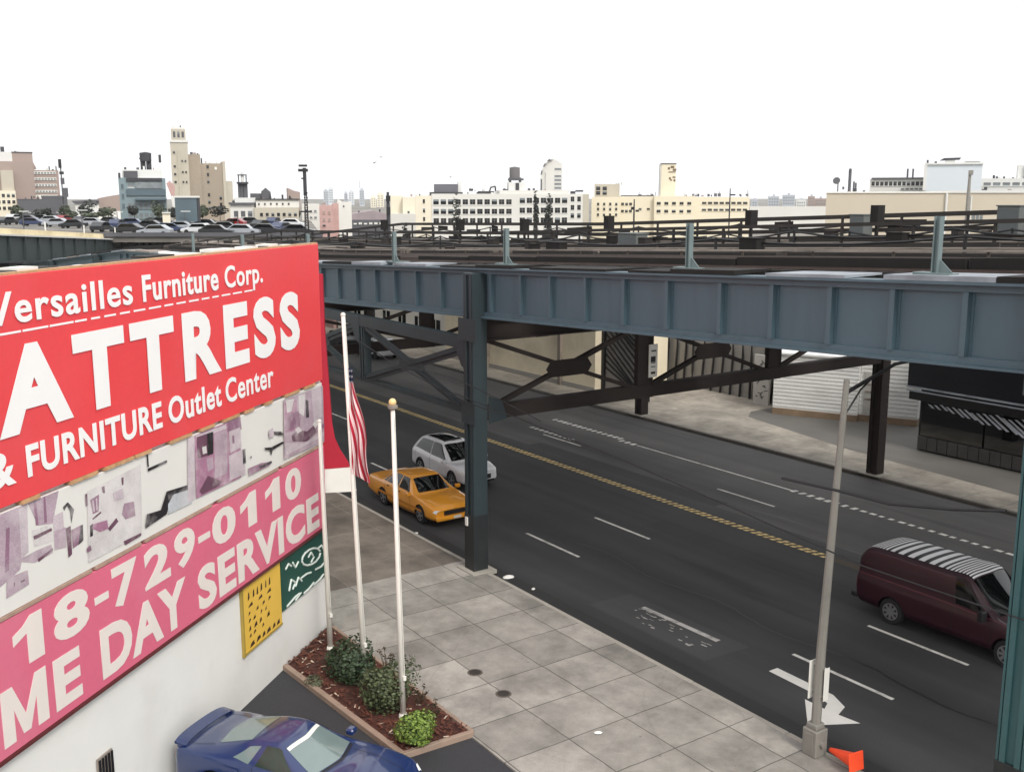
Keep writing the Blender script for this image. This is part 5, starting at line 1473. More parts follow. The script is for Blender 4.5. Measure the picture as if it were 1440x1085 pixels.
# sheds between
f = Far('shed', 'small white shed with grey roof left of the teal building', 'shed', 103, 300)
f.box('wall', 105, 139, 286, None, lg); f.poly('roof', [(100, 282.5), (139, 281), (139, 286.4), (104, 286.4)], gr, -.6, 14)
f = Far('shed', 'taupe sloping roofed shed between white shed and teal building', 'shed', 137, 310)
f.poly('wall', [(137, 279), (152, 276), (171, 273), (171, 320), (137, 320)], br, 0, 14)
f = Far('boundary_wall', 'long white low wall in front of the taupe shed', 'wall', 138, 285)
f.box('panel', 138, 171, 297, None, M['white_paint'], 1)
# teal glass building
f = Far('teal_building', 'teal glass fronted building with grey parapet and roof tank', 'building', 168, 225)
f.box('wall', 168, 235, 250, None, tl, 20); f.box('parapet', 174, 231, 238, 250, lg, 16, 1.5); f.box('parapet_panel', 176, 196, 240, 249, gr, .4, 1.1)
f.box('dark_band', 179, 230, 250.2, 254.5, dk, .6, -.5); f.box('glass_band', 191, 230, 256, 265, M['farglass2'], .4, -.3); f.box('panel_band', 178, 234, 266, 275, tl2, .5, -.4)
f.box('canopy', 190, 235, 279, 281.5, tl2, 2, -1.8)
f.win(178, 232, 7, (290, 304), 5.6, 9, m=M['farglass2'], frame=tl2); f.win(170, 176, 1, (262, 276, 290), 3.5, 7, m=tl2, frame=tl)
f.win(180, 190, 1, (260,), 8, 7, m=M['farglass2'])
b = MB().lathe([(1.2, f.Z(225)), (1.25, f.Z(213)), (.2, f.Z(211.5))], 14, c=(f.X(209.5), 6, 0)); b.build('roof_tank', dk, f.t)
MB().box(f.X(200), f.X(217), 5, 7, f.Z(222), f.Z(220.5)).build('tank_platform', dk, f.t)
for x in (203.5, 207, 212, 215.5): f.mast('tank_leg', x, 238, 222, .3, dk, 6)
f.box('vent_stack', 228.3, 232, 215.5, 227, dk, .6, 5); f.box('corner_panel', 168.2, 171.5, 243, 250, dk, 1, -.2)
# tan tower
f.clutter(172, 230, 238, 9, 3, 4.5); f.clutter(170, 180, 250, 2)
f = Far('art_deco_tower', 'tall tan stepped tower with pale ornate crown', 'tower', 242, 310)
f.box('tower_shaft', 243.5, 268, 200, None, bg2, 7); f.box('tower_crown', 245.5, 266, 181, 197, bg2, 6, .5); f.box('crown_cornice', 243, 269, 197, 200, lg, 7.6, -.3); f.box('crown_cap', 246.5, 265, 178.5, 181, lg, 5, 1)
f.win(247, 265, 3, (189,), 3.4, 9, .5, m=gr, frame=lg)
f.box('main_wall', 268, 285, 216.5, None, bg, 14, 1); f.box('main_wall', 285, 316.5, 229, None, bg, 14, 1.5); f.box('end_pier', 316.5, 320.5, 226, None, bg2, 14, 1.2)
f.box('corner_strip', 253, 255.5, 212, None, bg2, .5, -.4)
f.win(244.5, 252, 1, (214, 234, 245, 256), 3.2, 3.4, frame=bg2); f.win(257, 266, 2, (226, 242, 256), 2.6, 3, frame=bg2)
f.win(293, 297, 1, (234, 245, 255, 274, 284, 293), 3.2, 5, 1.5, frame=bg); f.win(309.5, 314, 1, (278, 288, 298), 3.6, 6, 1.5, frame=bg); f.win(304, 309, 1, (236,), 3.2, 4, 1.5, m=M['white_paint'], frame=bg)
f.box('low_annex', 320.6, 330, 254, None, bg2, 10, 2)
f.clutter(270, 284, 216.5, 4); f.clutter(287, 316, 229, 6); f.clutter(246, 265, 179, 3, 2, 2.5)
f = Far('teal_billboard', 'dark teal blank box hoarding with pale top in front of tan tower', 'hoarding', 245, 160)
f.box('panel', 245.5, 276.5, 278, 312, tl2, 3); f.box('top_trim', 244.5, 281, 275.5, 278, lg, 3.4, -.2); f.box('side_frame', 277, 281, 278, 312, dk, 3)
f.box('leg', 249, 251, 312, None, dk, .5, .5); f.box('leg', 272, 274, 312, None, dk, .5, .5)
f = Far('relay_hut', 'small pale relay hut left of the teal hoarding', 'hut', 226, 175)
f.box('wall', 227, 238, 300, None, c1, 3); f.box('roof', 226.4, 238.6, 298.8, 300, lg, 3.6, -.3)
f = Far('pink_banner', 'pink and white banner hanging between teal building and tower', 'banner', 234, 215)
f.poly('cloth', [(235, 258), (240, 254), (247, 262), (246, 275), (241, 276)], salmon, 0, .1); f.poly('cloth', [(240, 276.5), (246, 278), (246, 292), (242, 290)], lg, 0, .1)
# cream offices
f = Far('cream_office', 'cream two storey office with grey water tank frame on roof', 'building', 323, 205)
f.box('wall', 357, 421, 292, None, bg2, 16); f.box('upper_wall', 360, 423, 281, 292, w1, 10, 2); f.box('upper_roof', 359.5, 424, 279.5, 281, dk, 11, 1.6)
f.box('left_wing', 323, 357, 288, None, w1, 14, 1); f.box('left_roof', 321, 358, 285, 287.9, gr, 14, .4); f.box('left_attic', 330, 360, 278, 285, lg, 8, 3)
f.win(363, 420, 7, (302, 315), 4.2, 5, frame=bg2); f.win(326, 356, 3, (301,), 6.2, 9, 1, m=gr, frame=w1); f.win(328, 356, 3, (315,), 5, 6, 1, frame=w1); f.win(360, 412, 6, (287,), 2.4, 3, 2, frame=w1)
for x in (337.5, 341, 345, 347.5): f.mast('tank_leg', x, 278, 256, .28, gr, 5)
f.box('tank_platform', 334, 351, 255.5, 258, dk, 2.4, 4); f.mast('tank_rod', 337, 256, 245, .12, gr, 5); f.mast('tank_rod', 348, 256, 245, .12, gr, 5); f.box('tank_ring', 335.5, 349, 244.5, 246, gr, 1.6, 4.4); f.mast('tank_rod', 342.5, 256, 241.5, .3, lg, 5)
f.clutter(362, 422, 279.8, 10, 4, 3.4); f.clutter(324, 356, 285, 6, 3, 3)
f = Far('rooftop_house', 'grey gabled rooftop house behind the cream office', 'house', 350, 330)
f.box('wall', 352, 369, 272, None, gr, 10); f.poly('gable', [(367, 300), (368, 269), (374, 264), (381, 270), (382, 300)], gr, -1, 8); f.poly('barrel_vault', [(405, 300), (405, 264), (414, 268), (423, 270), (423, 300)], br, 0, 8)
# lattice signal tower and rail poles
f = Far('floodlight_mast', 'black lattice floodlight mast with two lamp crossarms by the sign corner', 'mast', 428, 118)
f.mast('pole', 429.5, 275, 236, .2, dk, 0); f.box('crossarm', 421.5, 433.5, 231.5, 234.5, M['black'], .5, -.25); f.box('crossarm', 420.5, 434.5, 237.5, 241.5, M['black'], .5, -.25); f.box('bracket', 424.5, 429, 250, 252, M['black'], .4, -.2); f.box('ladder_bar', 421.5, 438, 296.5, 298.5, M['black'], .5, -.25)
b = MB()
for x in (427.2, 433.0):
    for y in (-.25, .25): b.bar((f.X(x), y, f.Z(335)), (f.X(x * .4 + 430 * .6), y * .6, f.Z(273)), .1, .1)
for i in range(9):
    z0, z1 = f.Z(334 - i * 7), f.Z(327 - i * 7); a_, c_ = f.X(427.4), f.X(432.8)
    b.bar((a_, -.2, z0), (c_, -.2, z1), .07, .07); b.bar((c_, .2, z0), (a_, .2, z1), .07, .07); b.bar((a_, -.2, z1), (c_, -.2, z1), .08, .08)
b.build('lattice', M['black'], f.t)
for px, D, yt, yb, r, lab in ((545.5, 150, 270, 325, .26, 'dark tapered pole standing left of the white factory'), (892, 110, 280, 330, .09, 'thin dark pole with signal lamp before the cream complex'), (1026.5, 120, 265, 320, .08, 'thin dark pole with small arm before the cream complex right end'), (1361.5, 95, 240, 320, .16, 'grey pole rising before the white rooftop box')):
    f = Far('signal_pole', lab, 'pole', px, D, 'poles beside the tracks')
    MB().tube([(0, 0, f.Z(yb + 60)), (0, 0, f.Z((yt + yb) / 2)), (0, 0, f.Z(yt))], [r, r, r * .7], 8).build('pole', dk if px < 1300 else M['lamp'], f.t)
    if px == 892: f.box('signal_lamp', 887.5, 891, 291, 295, M['black'], .4, -.2); f.box('signal_lamp', 894, 899, 295, 298, M['black'], .4, -.2)
    elif px == 1026.5: f.box('signal_arm', 1027, 1034, 273, 275, M['black'], .3, -.15)
    elif px > 1300: f.box('pole_cap', 1359, 1366, 239.5, 246, M['lamp'], .5, -.25)
    else: f.box('signal_box', 542.5, 549, 275, 283, M['black'], .6, -.5); f.box('signal_box', 543, 548.6, 291, 301, M['black'], .6, -.5)
# salmon and white sheds left centre
f = Far('salmon_building', 'salmon pink brick building beside the lattice mast', 'building', 448, 210)
f.box('wall', 448.5, 468, 289, None, salmon, 12); f.box('wall', 468, 476, 286, None, salmon, 10, 1); f.win(451, 466, 2, (299, 309), 3, 4, m=br, frame=salmon); f.win(452, 457, 1, (317,), 4, 3, frame=salmon)
f.clutter(450, 474, 288, 4)
f = Far('white_building', 'plain white building left of the salmon one', 'building', 424, 230)
f.box('wall', 424, 449, 287, None, w1, 12); f.win(427, 446, 3, (297, 306), 3.6, 3, m=M['farglass2'], frame=w1)
f = Far('white_building', 'white gabled building right of the salmon one', 'building', 474, 240)
f.box('wall', 474, 494, 284, None, w1, 10); f.poly('gable', [(474, 284), (475, 279), (481, 284)], w1, .2, 8); f.win(480, 486, 1, (290,), 2, 3, frame=w1)
# far high-rises, distance haze painted in as pale colour
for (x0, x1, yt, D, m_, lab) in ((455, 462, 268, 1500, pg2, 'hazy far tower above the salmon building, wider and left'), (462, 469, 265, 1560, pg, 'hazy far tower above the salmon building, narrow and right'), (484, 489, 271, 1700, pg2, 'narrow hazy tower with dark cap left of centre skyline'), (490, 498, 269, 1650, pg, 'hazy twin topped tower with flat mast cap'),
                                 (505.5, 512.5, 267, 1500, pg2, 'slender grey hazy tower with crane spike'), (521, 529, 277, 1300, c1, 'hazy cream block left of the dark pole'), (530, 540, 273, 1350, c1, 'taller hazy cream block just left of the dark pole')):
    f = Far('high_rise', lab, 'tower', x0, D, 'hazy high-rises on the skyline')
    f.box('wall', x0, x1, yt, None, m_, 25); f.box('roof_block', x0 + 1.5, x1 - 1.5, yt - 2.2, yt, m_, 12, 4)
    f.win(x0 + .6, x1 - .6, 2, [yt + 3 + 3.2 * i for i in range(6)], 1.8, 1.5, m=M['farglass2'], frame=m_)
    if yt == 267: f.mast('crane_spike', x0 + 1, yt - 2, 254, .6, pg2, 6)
# cream blocks centre
f = Far('cream_block', 'plain cream block between dark pole and white factory', 'building', 549, 300)
f.box('wall', 549, 566, 275, None, c1, 14); f.box('wall', 566, 606, 277, None, c1, 14, -3); f.box('low_wall', 549, 600, 300, None, w1, 6, -6); f.win(571, 577, 1, (299,), 3, 5, -3, m=gr, frame=c1)
f.clutter(550, 605, 276, 7, 2, 3)
f = Far('dark_sheds', 'low dark mauve roofed sheds in front of the cream block', 'shed', 478, 260)
f.poly('roof', [(476, 304), (500, 300), (525, 296), (540, 300), (548, 303), (548, 330), (476, 330)], mat('mauve_roof', srgb(150, 138, 140), .9, .2, .2), 0, 20); f.box('wall', 478, 548, 309, None, gr, 3, -2)
f.win(480, 546, 9, (314,), 4.4, 3, -2, m=M['white_paint'], frame=gr)
# white factory
f.clutter(480, 546, 302, 12, 3, 4)
f = Far('white_factory', 'long white three storey factory with rows of dark windows', 'factory', 580, 265)
f.box('end_wall', 584, 607, 275, None, c1, 16, .2); f.box('wall', 607, 803, 272.5, None, w1, 18, 0); f.box('parapet', 704, 804, 267.5, 272.5, w1, 16, .6)
f.win(594, 598, 1, (283, 296, 308), 3, 6, .2, frame=c1)
f.win(608, 722, 11, (284, 297.5, 310.5), 7.6, 7.6, frame=w1); f.win(731, 802, 7, (282, 296, 310), 7.6, 8, frame=w1)
f.box('wall', 803, 832, 272.5, None, w1, 18, .4); f.win(804, 823, 2, (280, 292, 303.5), 5, 7.5, .4, frame=w1); f.box('end_pier', 824, 832.5, 273, None, bg2, 17, .3)
f.box('louvre_house', 611.5, 645.5, 258.5, 274, mat('louvre_grey', srgb(92, 92, 98), .7, .1, .5), 6, 4); f.box('louvre_house', 605, 652, 270, 275, dk, 7, 3.4); f.box('louvre_frame', 645.6, 651, 255, 270, lg, 4, 5)
f.box('roof_equipment', 675.5, 698, 268.5, 273, dk, 4, 5); MB().tube([(f.X(692), 7, f.Z(269)), (f.X(694), 7, f.Z(263)), (f.X(701), 7, f.Z(261.5))], .25, 6).build('roof_pipe', gr, f.t)
f.box('tank_tower', 718, 741, 256, 272.5, lg, 6, 2); f.box('tank_slot', 727.5, 732.5, 257, 272, dk, .3, 1.8)
b = MB(); r_ = (f.X(735) - f.X(720)) / 2
b.lathe([(r_, f.Z(250)), (r_ * 1.02, f.Z(242)), (r_, f.Z(234.5)), (r_ * .2, f.Z(233.2))], 18, c=(f.X(727.8), 5, 0)); b.build('water_tank', mat('tank_wood', srgb(104, 102, 102), .8, .15, .6, stretch=(6, 6, .3)), f.t)
for x in (720.5, 735): f.mast('tank_leg', x, 257, 249, .35, gr, 4)
f.box('tank_base', 719, 740, 250.3, 253, gr, 4, 3.4)
f.box('roof_equipment', 811, 816, 268.5, 272.4, dk, 3, 4); f.box('roof_equipment', 818.5, 827.5, 267, 269.5, dk, 3, 4)
# arched white tower
f.clutter(655, 800, 268, 16, 4, 3.4); f.clutter(610, 700, 272.5, 8, 4, 3)
f = Far('arched_tower', 'white arched top tower with grey window strip behind the factory', 'tower', 760, 560)
pts = [(761, 300), (761, 252)]
for i in range(9):
    a_ = PI * (1 - i / 8 * .55); pts.append((778 + 17 * math.cos(a_) * (1 if i else 1), 252 - 28 * math.sin(a_)))
pts += [(790, 230), (790.5, 300)]
f.poly('wall', pts, w1, 0, 24)
f.win(779, 789.5, 1, (238, 248, 253.5, 259, 264.5, 270), 9.5, 3.2, m=M['farglass2'], frame=w1)
for i in range(7):
    a0_, a1_ = PI * (1 - i / 8 * .55), PI * (1 - (i + 1) / 8 * .55)
    MB().bar((f.X(778 + 17.6 * math.cos(a0_)), -.6, f.Z(252 - 28.8 * math.sin(a0_))), (f.X(778 + 17.6 * math.cos(a1_)), -.6, f.Z(252 - 28.8 * math.sin(a1_))), 1.6, .7).build('arch_rim', gr if i % 2 else lg, f.t)
f.mast('edge_strip', 761, 275, 252, .4, gr, -.5); f.mast('edge_strip', 767.5, 272, 242, .3, lg, -.5)
# cream complex
f = Far('cream_complex', 'long cream factory complex with penthouse and square clock tower', 'factory', 832, 285)
f.box('wall', 832, 872, 277, None, c2, 18); f.box('wall', 872, 920, 276, None, c2, 16, 2); f.box('wall', 920, 976, 275.5, None, c2, 18, .5); f.box('wall', 976, 1053, 277, None, c2, 18, 1.5); f.box('roof_line', 875, 920, 274.6, 276, dk, 15, 2.2)
f.box('penthouse', 836, 871.5, 258.5, 277, bg2, 10, 3); f.win(836.5, 855, 2, (265, 271.5), 6, 5.5, 3, frame=bg2)
f.win(837, 871, 4, (287, 294, 302), 3, 4, frame=c2); f.win(873, 890, 3, (287, 297), 3.8, 4, 2, frame=c2); f.win(921, 974, 5, (286, 297), 5.4, 4.2, .5, frame=c2); f.win(986, 1051, 8, (285.5, 295), 6, 3.4, 1.5, frame=c2); f.win(895, 918, 2, (294,), 4, 3, 2, frame=c2)
f.box('clock_tower', 930, 950.5, 230, 276, c2, 6, 4); f.box('tower_cap', 929.6, 951, 229, 230.2, gr, 6.6, 3.8)
f.box('tower_side', 928.6, 930, 230, 276, w1, 6, 4.2)
b = MB()
for x0, x1, y0, y1 in ((939, 942, 235, 238), (943, 948, 233, 236), (946, 951, 237, 240), (940, 950, 241, 242.2), (941, 943.5, 249, 252), (943, 945, 252, 254), (946, 950, 248, 250), (947.5, 950, 252, 255)):
    b.box(f.X(x0), f.X(x1), 3.9, 3.998, f.Z(y1), f.Z(y0))
b.build('tower_marking', mat('marking_brown', srgb(110, 92, 74), .8, .1), f.t)
for x in (917, 974, 1005, 1040, 1049): f.box('roof_vent', x, x + 2.2, 272.8, 275.4, gr, 1, 3)
# far trees and low blocks right of centre
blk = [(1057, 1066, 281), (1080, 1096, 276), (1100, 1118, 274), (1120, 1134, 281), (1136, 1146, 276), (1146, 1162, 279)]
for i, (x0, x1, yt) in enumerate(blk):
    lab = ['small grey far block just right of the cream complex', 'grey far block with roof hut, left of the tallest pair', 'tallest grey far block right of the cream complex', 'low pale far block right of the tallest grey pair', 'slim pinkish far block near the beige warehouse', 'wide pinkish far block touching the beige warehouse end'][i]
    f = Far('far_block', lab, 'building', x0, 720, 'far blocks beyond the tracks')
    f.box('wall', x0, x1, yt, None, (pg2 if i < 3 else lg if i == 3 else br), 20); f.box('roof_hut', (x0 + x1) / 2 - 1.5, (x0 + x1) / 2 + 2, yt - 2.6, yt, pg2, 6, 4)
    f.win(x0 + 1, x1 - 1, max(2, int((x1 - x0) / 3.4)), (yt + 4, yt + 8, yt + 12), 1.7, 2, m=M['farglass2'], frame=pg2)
f.clutter(874, 928, 275, 9, 3, 3); f.clutter(952, 1052, 276, 18, 3, 4); f.clutter(838, 870, 258.5, 4, 4, 2.5)
f = Far('boundary_wall', 'long pale parapet wall below the far grey blocks', 'wall', 1055, 400)
f.box('panel', 1055, 1163, 290, None, w1, 2)
# beige warehouse with roof blocks
f = Far('beige_warehouse', 'long beige blank walled warehouse behind the tracks at right', 'warehouse', 1162, 135)
bw = mat('warehouse_beige', srgb(190, 180, 162), .85, .04, .15)
f.box('wall', 1162, 1520, 271.5, None, bw, 30); f.box('parapet', 1161.5, 1328, 269.6, 271.6, M['white_paint'], 30.4, -.15); f.box('parapet', 1328, 1520, 268, 271.6, lg, 30.4, -.15)
f.mast('downpipe', 1358.5, 330, 276, .1, lg, -.15); f.mast('downpipe', 1326, 330, 272, .14, lg, -.15)
f.win(1356, 1376, 4, (306,), 3.6, 9, m=M['farglass2'], frame=bw)
f.mast('flue', 1195.2, 270, 236, .2, gr, 8); f.mast('flue', 1201.5, 270, 254, .12, gr, 8); f.mast('flue', 1204.5, 270, 256, .12, gr, 8); f.box('flue_cap', 1193.7, 1196.7, 235, 239, gr, .7, 7.6)
b = MB(); b.lathe([(.05, 0), (.5, .15), (.8, .4)], 14); o = b.build('dish_antenna', gr, f.t); o.location = (f.X(1176), 6, f.Z(254)); o.rotation_euler = (R(70), R(-30), 0); o.scale = (.6, .6, .6)
f.mast('dish_stand', 1178, 270, 255, .08, gr, 6); f.box('roof_vent', 1184.5, 1187.5, 262, 266, gr, .6, 6)
f.clutter(1165, 1220, 270, 6, 5, 3); f.clutter(1380, 1440, 268.5, 6, 5, 3)
f = Far('rooftop_works', 'white glazed works with dark sawtooth strip behind the beige warehouse', 'factory', 1222, 190)
f.box('wall', 1222, 1299, 252, None, w1, 12); f.box('roof', 1224, 1299, 250, 252, gr, 13, -.4); f.win(1223.5, 1297, 12, (258.5,), 4.4, 6, frame=w1); f.win(1265, 1296, 5, (266,), 4.6, 2, frame=w1)
for x in (1274.5, 1282): f.mast('flue', x, 250, 237, .16, gr, 4)
f = Far('white_rooftop_block', 'big plain white block rising above the beige warehouse', 'building', 1297, 175)
f.box('wall', 1299, 1377, 231.5, None, mat('cool_white_wall', srgb(200, 207, 212), .7, .02, .1), 14); f.box('cornice', 1297, 1378, 229.5, 231.8, lg, 14.6, -.3); f.box('corner_pier', 1296.6, 1301, 232, 268, lg, 1, -.3); f.mast('corner_pin', 1301, 231, 225, .16, gr, 0)
f.poly('roof_panel_or_reflection', [(1318, 225), (1324, 221.5), (1348, 221), (1346, 224)], dk, 4, 1.5); f.box('roof_edge', 1354, 1376, 225.5, 227, lg, 4, 4); f.box('roof_stand', 1326, 1340, 224, 230, lg, 1, 4.2)
f.clutter(1305, 1372, 230, 5, 4, 2.5)
f = Far('pale_factory', 'pale grey factory with window band at the right edge', 'factory', 1377, 200)
f.box('wall', 1378, 1520, 251, None, lg, 14); f.win(1380, 1460, 6, (259,), 10, 5, m=M['farglass2'], frame=lg); f.box('stair_tower', 1428, 1470, 232, 251, lg, 8, 2); f.box('stair_side', 1437, 1441, 233, 251, gr, .4, 1.6)

# left-hand viaduct and the yard in front of the skyline
def vq(x, D, y): p = RT * Xof(x, D) + FWH * D; return Vector((p.x, p.y, Zof(y, D)))
a1, a2 = vq(-120, 76, 325), vq(250, 170, 340)
dv_ = (a2 - a1); ln = Vector((dv_.x, dv_.y, 0)).length
t = thing('side_viaduct', 'dark green girder viaduct with pale walkway crossing behind the red sign', 'viaduct', (a1.x, a1.y, -.35), math.atan2(dv_.y, dv_.x))
za, zb = a1.z + .35, a2.z + .35
dgm = mat('dark_green_steel', srgb(48, 58, 58), .6, .12, .3)
yel = mat('pale_yellow_concrete', srgb(222, 206, 168), .8, .12, .25, dirt=srgb(150, 128, 90), dirt_amt=.7, dirt_scale=.15)
def slope(b, y0, y1, lo, hi):
    b.prismY([(0, za + lo), (ln, zb + lo), (ln, zb + hi), (0, za + hi)], y0, y1); return b
slope(MB(), 0, .4, -2.3, -.1).build('girder', dgm, t); slope(MB(), -.3, .8, -.1, .05).build('top_flange', lg, t); slope(MB(), -.35, 6.5, -2.5, -2.31).build('bottom_flange', dgm, t)
slope(MB(), .8, 3.4, .05, .62).build('walkway', yel, t); slope(MB(), 3.4, 9, .05, .2).build('deck', M['tie'], t); slope(MB(), 9, 9.3, .1, 1.0).build('parapet', yel, t)
for i in range(24):
    x = ln * (i + .5) / 24; MB().box(x - .12, x + .12, -.22, 0, za + (zb - za) * x / ln - 2.3, za + (zb - za) * x / ln - .1).build('stiffener', dgm, t)
for i in range(7):
    x = ln * (i + .3) / 7; z = za + (zb - za) * x / ln
    MB().box(x - .4, x + .4, .2, 1.0, 0, z - 2.5).build('column', dgm, t)
    MB().bar((x, .9, z + .05), (x, .9, z + 1.5), .12, .12).build('railing_post', lg, t)

ZD = 7.2
def gq(x, D, z): p = RT * Xof(x, D) + FWH * D; return (p.x, p.y, z)
t = thing('parking_deck', 'raised grey concrete car park deck crowded with small cars below the skyline', 'car park')
b = MB(); b.prism([gq(-160, 128, 0)[:2], gq(452, 128, 0)[:2], gq(436, 216, 0)[:2], gq(-60, 216, 0)[:2]], ZD - .7, ZD); b.build('deck', mat('deck_concrete', srgb(112, 108, 102), .9, .3, .12, dirt=srgb(60, 58, 54), dirt_amt=.8, dirt_scale=.08), t)
for k_ in range(12):
    p = gq(-120 + k_ * 50, 130, 0); MB().box(p[0] - .4, p[0] + .4, p[1] - .4, p[1] + .4, -.3, ZD - .7).build('column', gr, t)
b = MB(); a_, c_ = Vector(gq(-160, 127.8, ZD)), Vector(gq(452, 127.8, ZD)); b.bar(a_ + Vector((0, 0, .25)), c_ + Vector((0, 0, .25)), .2, .5); b.build('parapet', gr, t)
for k_ in range(5):
    a_, c_ = Vector(gq(-40 + k_ * 8, 140 + k_ * 17, ZD + .006)), Vector(gq(445, 140 + k_ * 17, ZD + .006))
    b = MB(); b.bar(a_, c_, .3, .01); b.build('bay_line', M['white_paint'], t)
rr = random.Random(21)
yard = [(18, 311, 0), (34, 313, 2), (52, 312, 2), (66, 314, 1), (88, 313, 3), (112, 315, 2), (128, 318, 1), (150, 316, 2), (163, 321, 4), (185, 319, 4), (205, 323, 2), (226, 317, 2), (248, 325, 1), (262, 318, 1), (290, 321, 2), (316, 326, 2), (340, 331, 1), (366, 322, 2), (372, 330, 2), (395, 327, 4),
        (8, 316, 2), (44, 318, 4), (76, 319, 1), (100, 321, 2), (140, 326, 2), (176, 329, 2), (215, 332, 1), (236, 328, 4), (276, 329, 0), (302, 332, 2), (326, 319, 3), (352, 317, 2), (384, 317, 4), (410, 320, 0), (418, 331, 2)]
beside = ['farthest left before the cream apartment wing', 'before the dark grey warehouse end', 'below the middle of the dark grey warehouse', 'below the tall end of the grey warehouse', 'under the thin signal mast', 'below the small white shed', 'below the taupe sloping shed', 'below the white boundary wall', 'left of the teal building base', 'below the teal building windows', 'below the roof tank of the teal building', 'below the relay hut', 'below the teal hoarding', 'right of the teal hoarding legs', 'below the tan tower end', 'before the cream office left wing', 'close above the red sign top', 'below the cream office windows', 'just above the red sign right half', 'before the cream office right end',
          'at the left photo edge in the second row', 'second row before the grey warehouse', 'second row by the thin mast', 'second row below the gap of sheds', 'nearer row below the white boundary wall', 'nearer row at the teal building foot', 'nearest row below the relay hut', 'nearer row left of the teal hoarding', 'nearer row right of the teal hoarding', 'nearest row below the tan tower end', 'back row left of the cream office', 'back row at the cream office left wing', 'back row at the cream office middle', 'back row by the lattice mast', 'nearest row by the lattice mast']
for (px, py, i), bs_ in zip(yard, beside):
    D = min(213, (CAMZ - ZD) / math.tan(PITCH + math.atan((py - CY) / F_PX)))
    p = gq(px, D, ZD)
    o = put_car(i, p[0], p[1], ZD, YAW + rr.choice((.2, 1.4, .1, PI)) + rr.uniform(-.15, .15), ('%s car parked on the raised deck, ' % CN[i]) + bs_, 'cars parked on the raised deck'); o.scale = (.95, .95, 1.0)
for q_, (px, py, h_) in enumerate(((30, 322, 2.6), (113, 323, 2.8), (163, 320, 2.4), (258, 322, 2.6), (333, 324, 2.8))):
    D = min(213, (CAMZ - ZD) / math.tan(PITCH + math.atan((py - CY) / F_PX))); p = gq(px, D, ZD)
    t = thing('deck_lamp', '', 'lamp post', p, YAW, 'lamp posts on the raised deck'); t['label'] = 'slim grey lamp post on the raised deck, ' + ('at the cream apartment wing', 'below the gap right of the thin mast', 'left of the teal building', 'before the teal hoarding', 'before the cream office left wing')[q_]
    MB().tube([(0, 0, 0), (0, 0, h_)], [.09, .06], 6).build('pole', gr, t); MB().box(-.5, .9, -.12, .12, h_, h_ + .12).build('lamp_head', lg, t)
def far_tree(px, D, ytop, wpx, label, mats, seed, group='far trees by the railway', z0=-.35):
    p = RT * Xof(px, D) + FWH * D; h = Zof(ytop, D) - z0; w = Xof(px + wpx, D) - Xof(px, D)
    t = thing('tree', label, 'tree', (p.x, p.y, z0), 0, group)
    b = MB(); foliage(b, (0, 0, h * .62), w * .5, w * .5, h * .40, 420, max(.5, w * .16), lump=.5, shell=.35, seed=seed); b.build('crown', mats, t, fix=False)
    b = MB(); b.tube([(0, 0, 0), (.1, 0, h * .35), (0, .1, h * .75)], [h * .03, h * .022, h * .008], 7)
    b.tube([(.1, 0, h * .35), (w * .25, .1, h * .65)], [h * .015, h * .006], 5); b.tube([(.05, 0, h * .4), (-w * .25, -.1, h * .68)], [h * .015, h * .006], 5)
    b.build('trunk', M['darkwood'], t)
TG = [leafmat('tree_leaf', srgb(74, 82, 62), .3, .6), leafmat('tree_leaf_dark', srgb(48, 56, 44), .3, .6)]
TD = [leafmat('cypress_leaf', srgb(46, 50, 44), .3, .8), leafmat('cypress_leaf_dark', srgb(30, 33, 30), .3, .8)]
for i, (px, D, yt, w, lab, tm) in enumerate(((641, 190, 290, 9, 'dark narrow tree before the white factory left windows', TD), (753.5, 190, 268, 8, 'tallest dark narrow tree, left of the arched tower', TD), (771, 195, 275, 10, 'dark round headed tree below the arched tower', TD), (572, 140, 306, 10, 'bushy dark tree beside the near railing post', TD),
                                        (125, 270, 299, 30, 'grey green bushy tree below the white shed', TG), (98, 290, 298, 18, 'bushy tree right of the signal mast', TG), (62, 300, 302, 30, 'low bushy tree before the dark grey warehouse', TG), (176, 200, 308, 18, 'bushy tree at the teal building left foot', TG), (213, 195, 306, 24, 'dark bushy tree at the middle of the teal building', TD), (290, 180, 309, 22, 'bushy tree at the foot of the tan tower', TG), (318, 170, 311, 18, 'dark bushy tree left of the cream office', TD), (352, 160, 318, 26, 'low bushy tree before the cream office left wing', TG), (398, 150, 316, 26, 'low bushy tree before the cream office right end', TG), (262, 150, 314, 24, 'low dark tree below the teal hoarding', TD))):
    far_tree(px, min(D, 213) if px < 430 and D > 128 else D, yt, w, lab, tm, 100 + i, z0=(ZD if px < 430 and D > 128 else -.35))
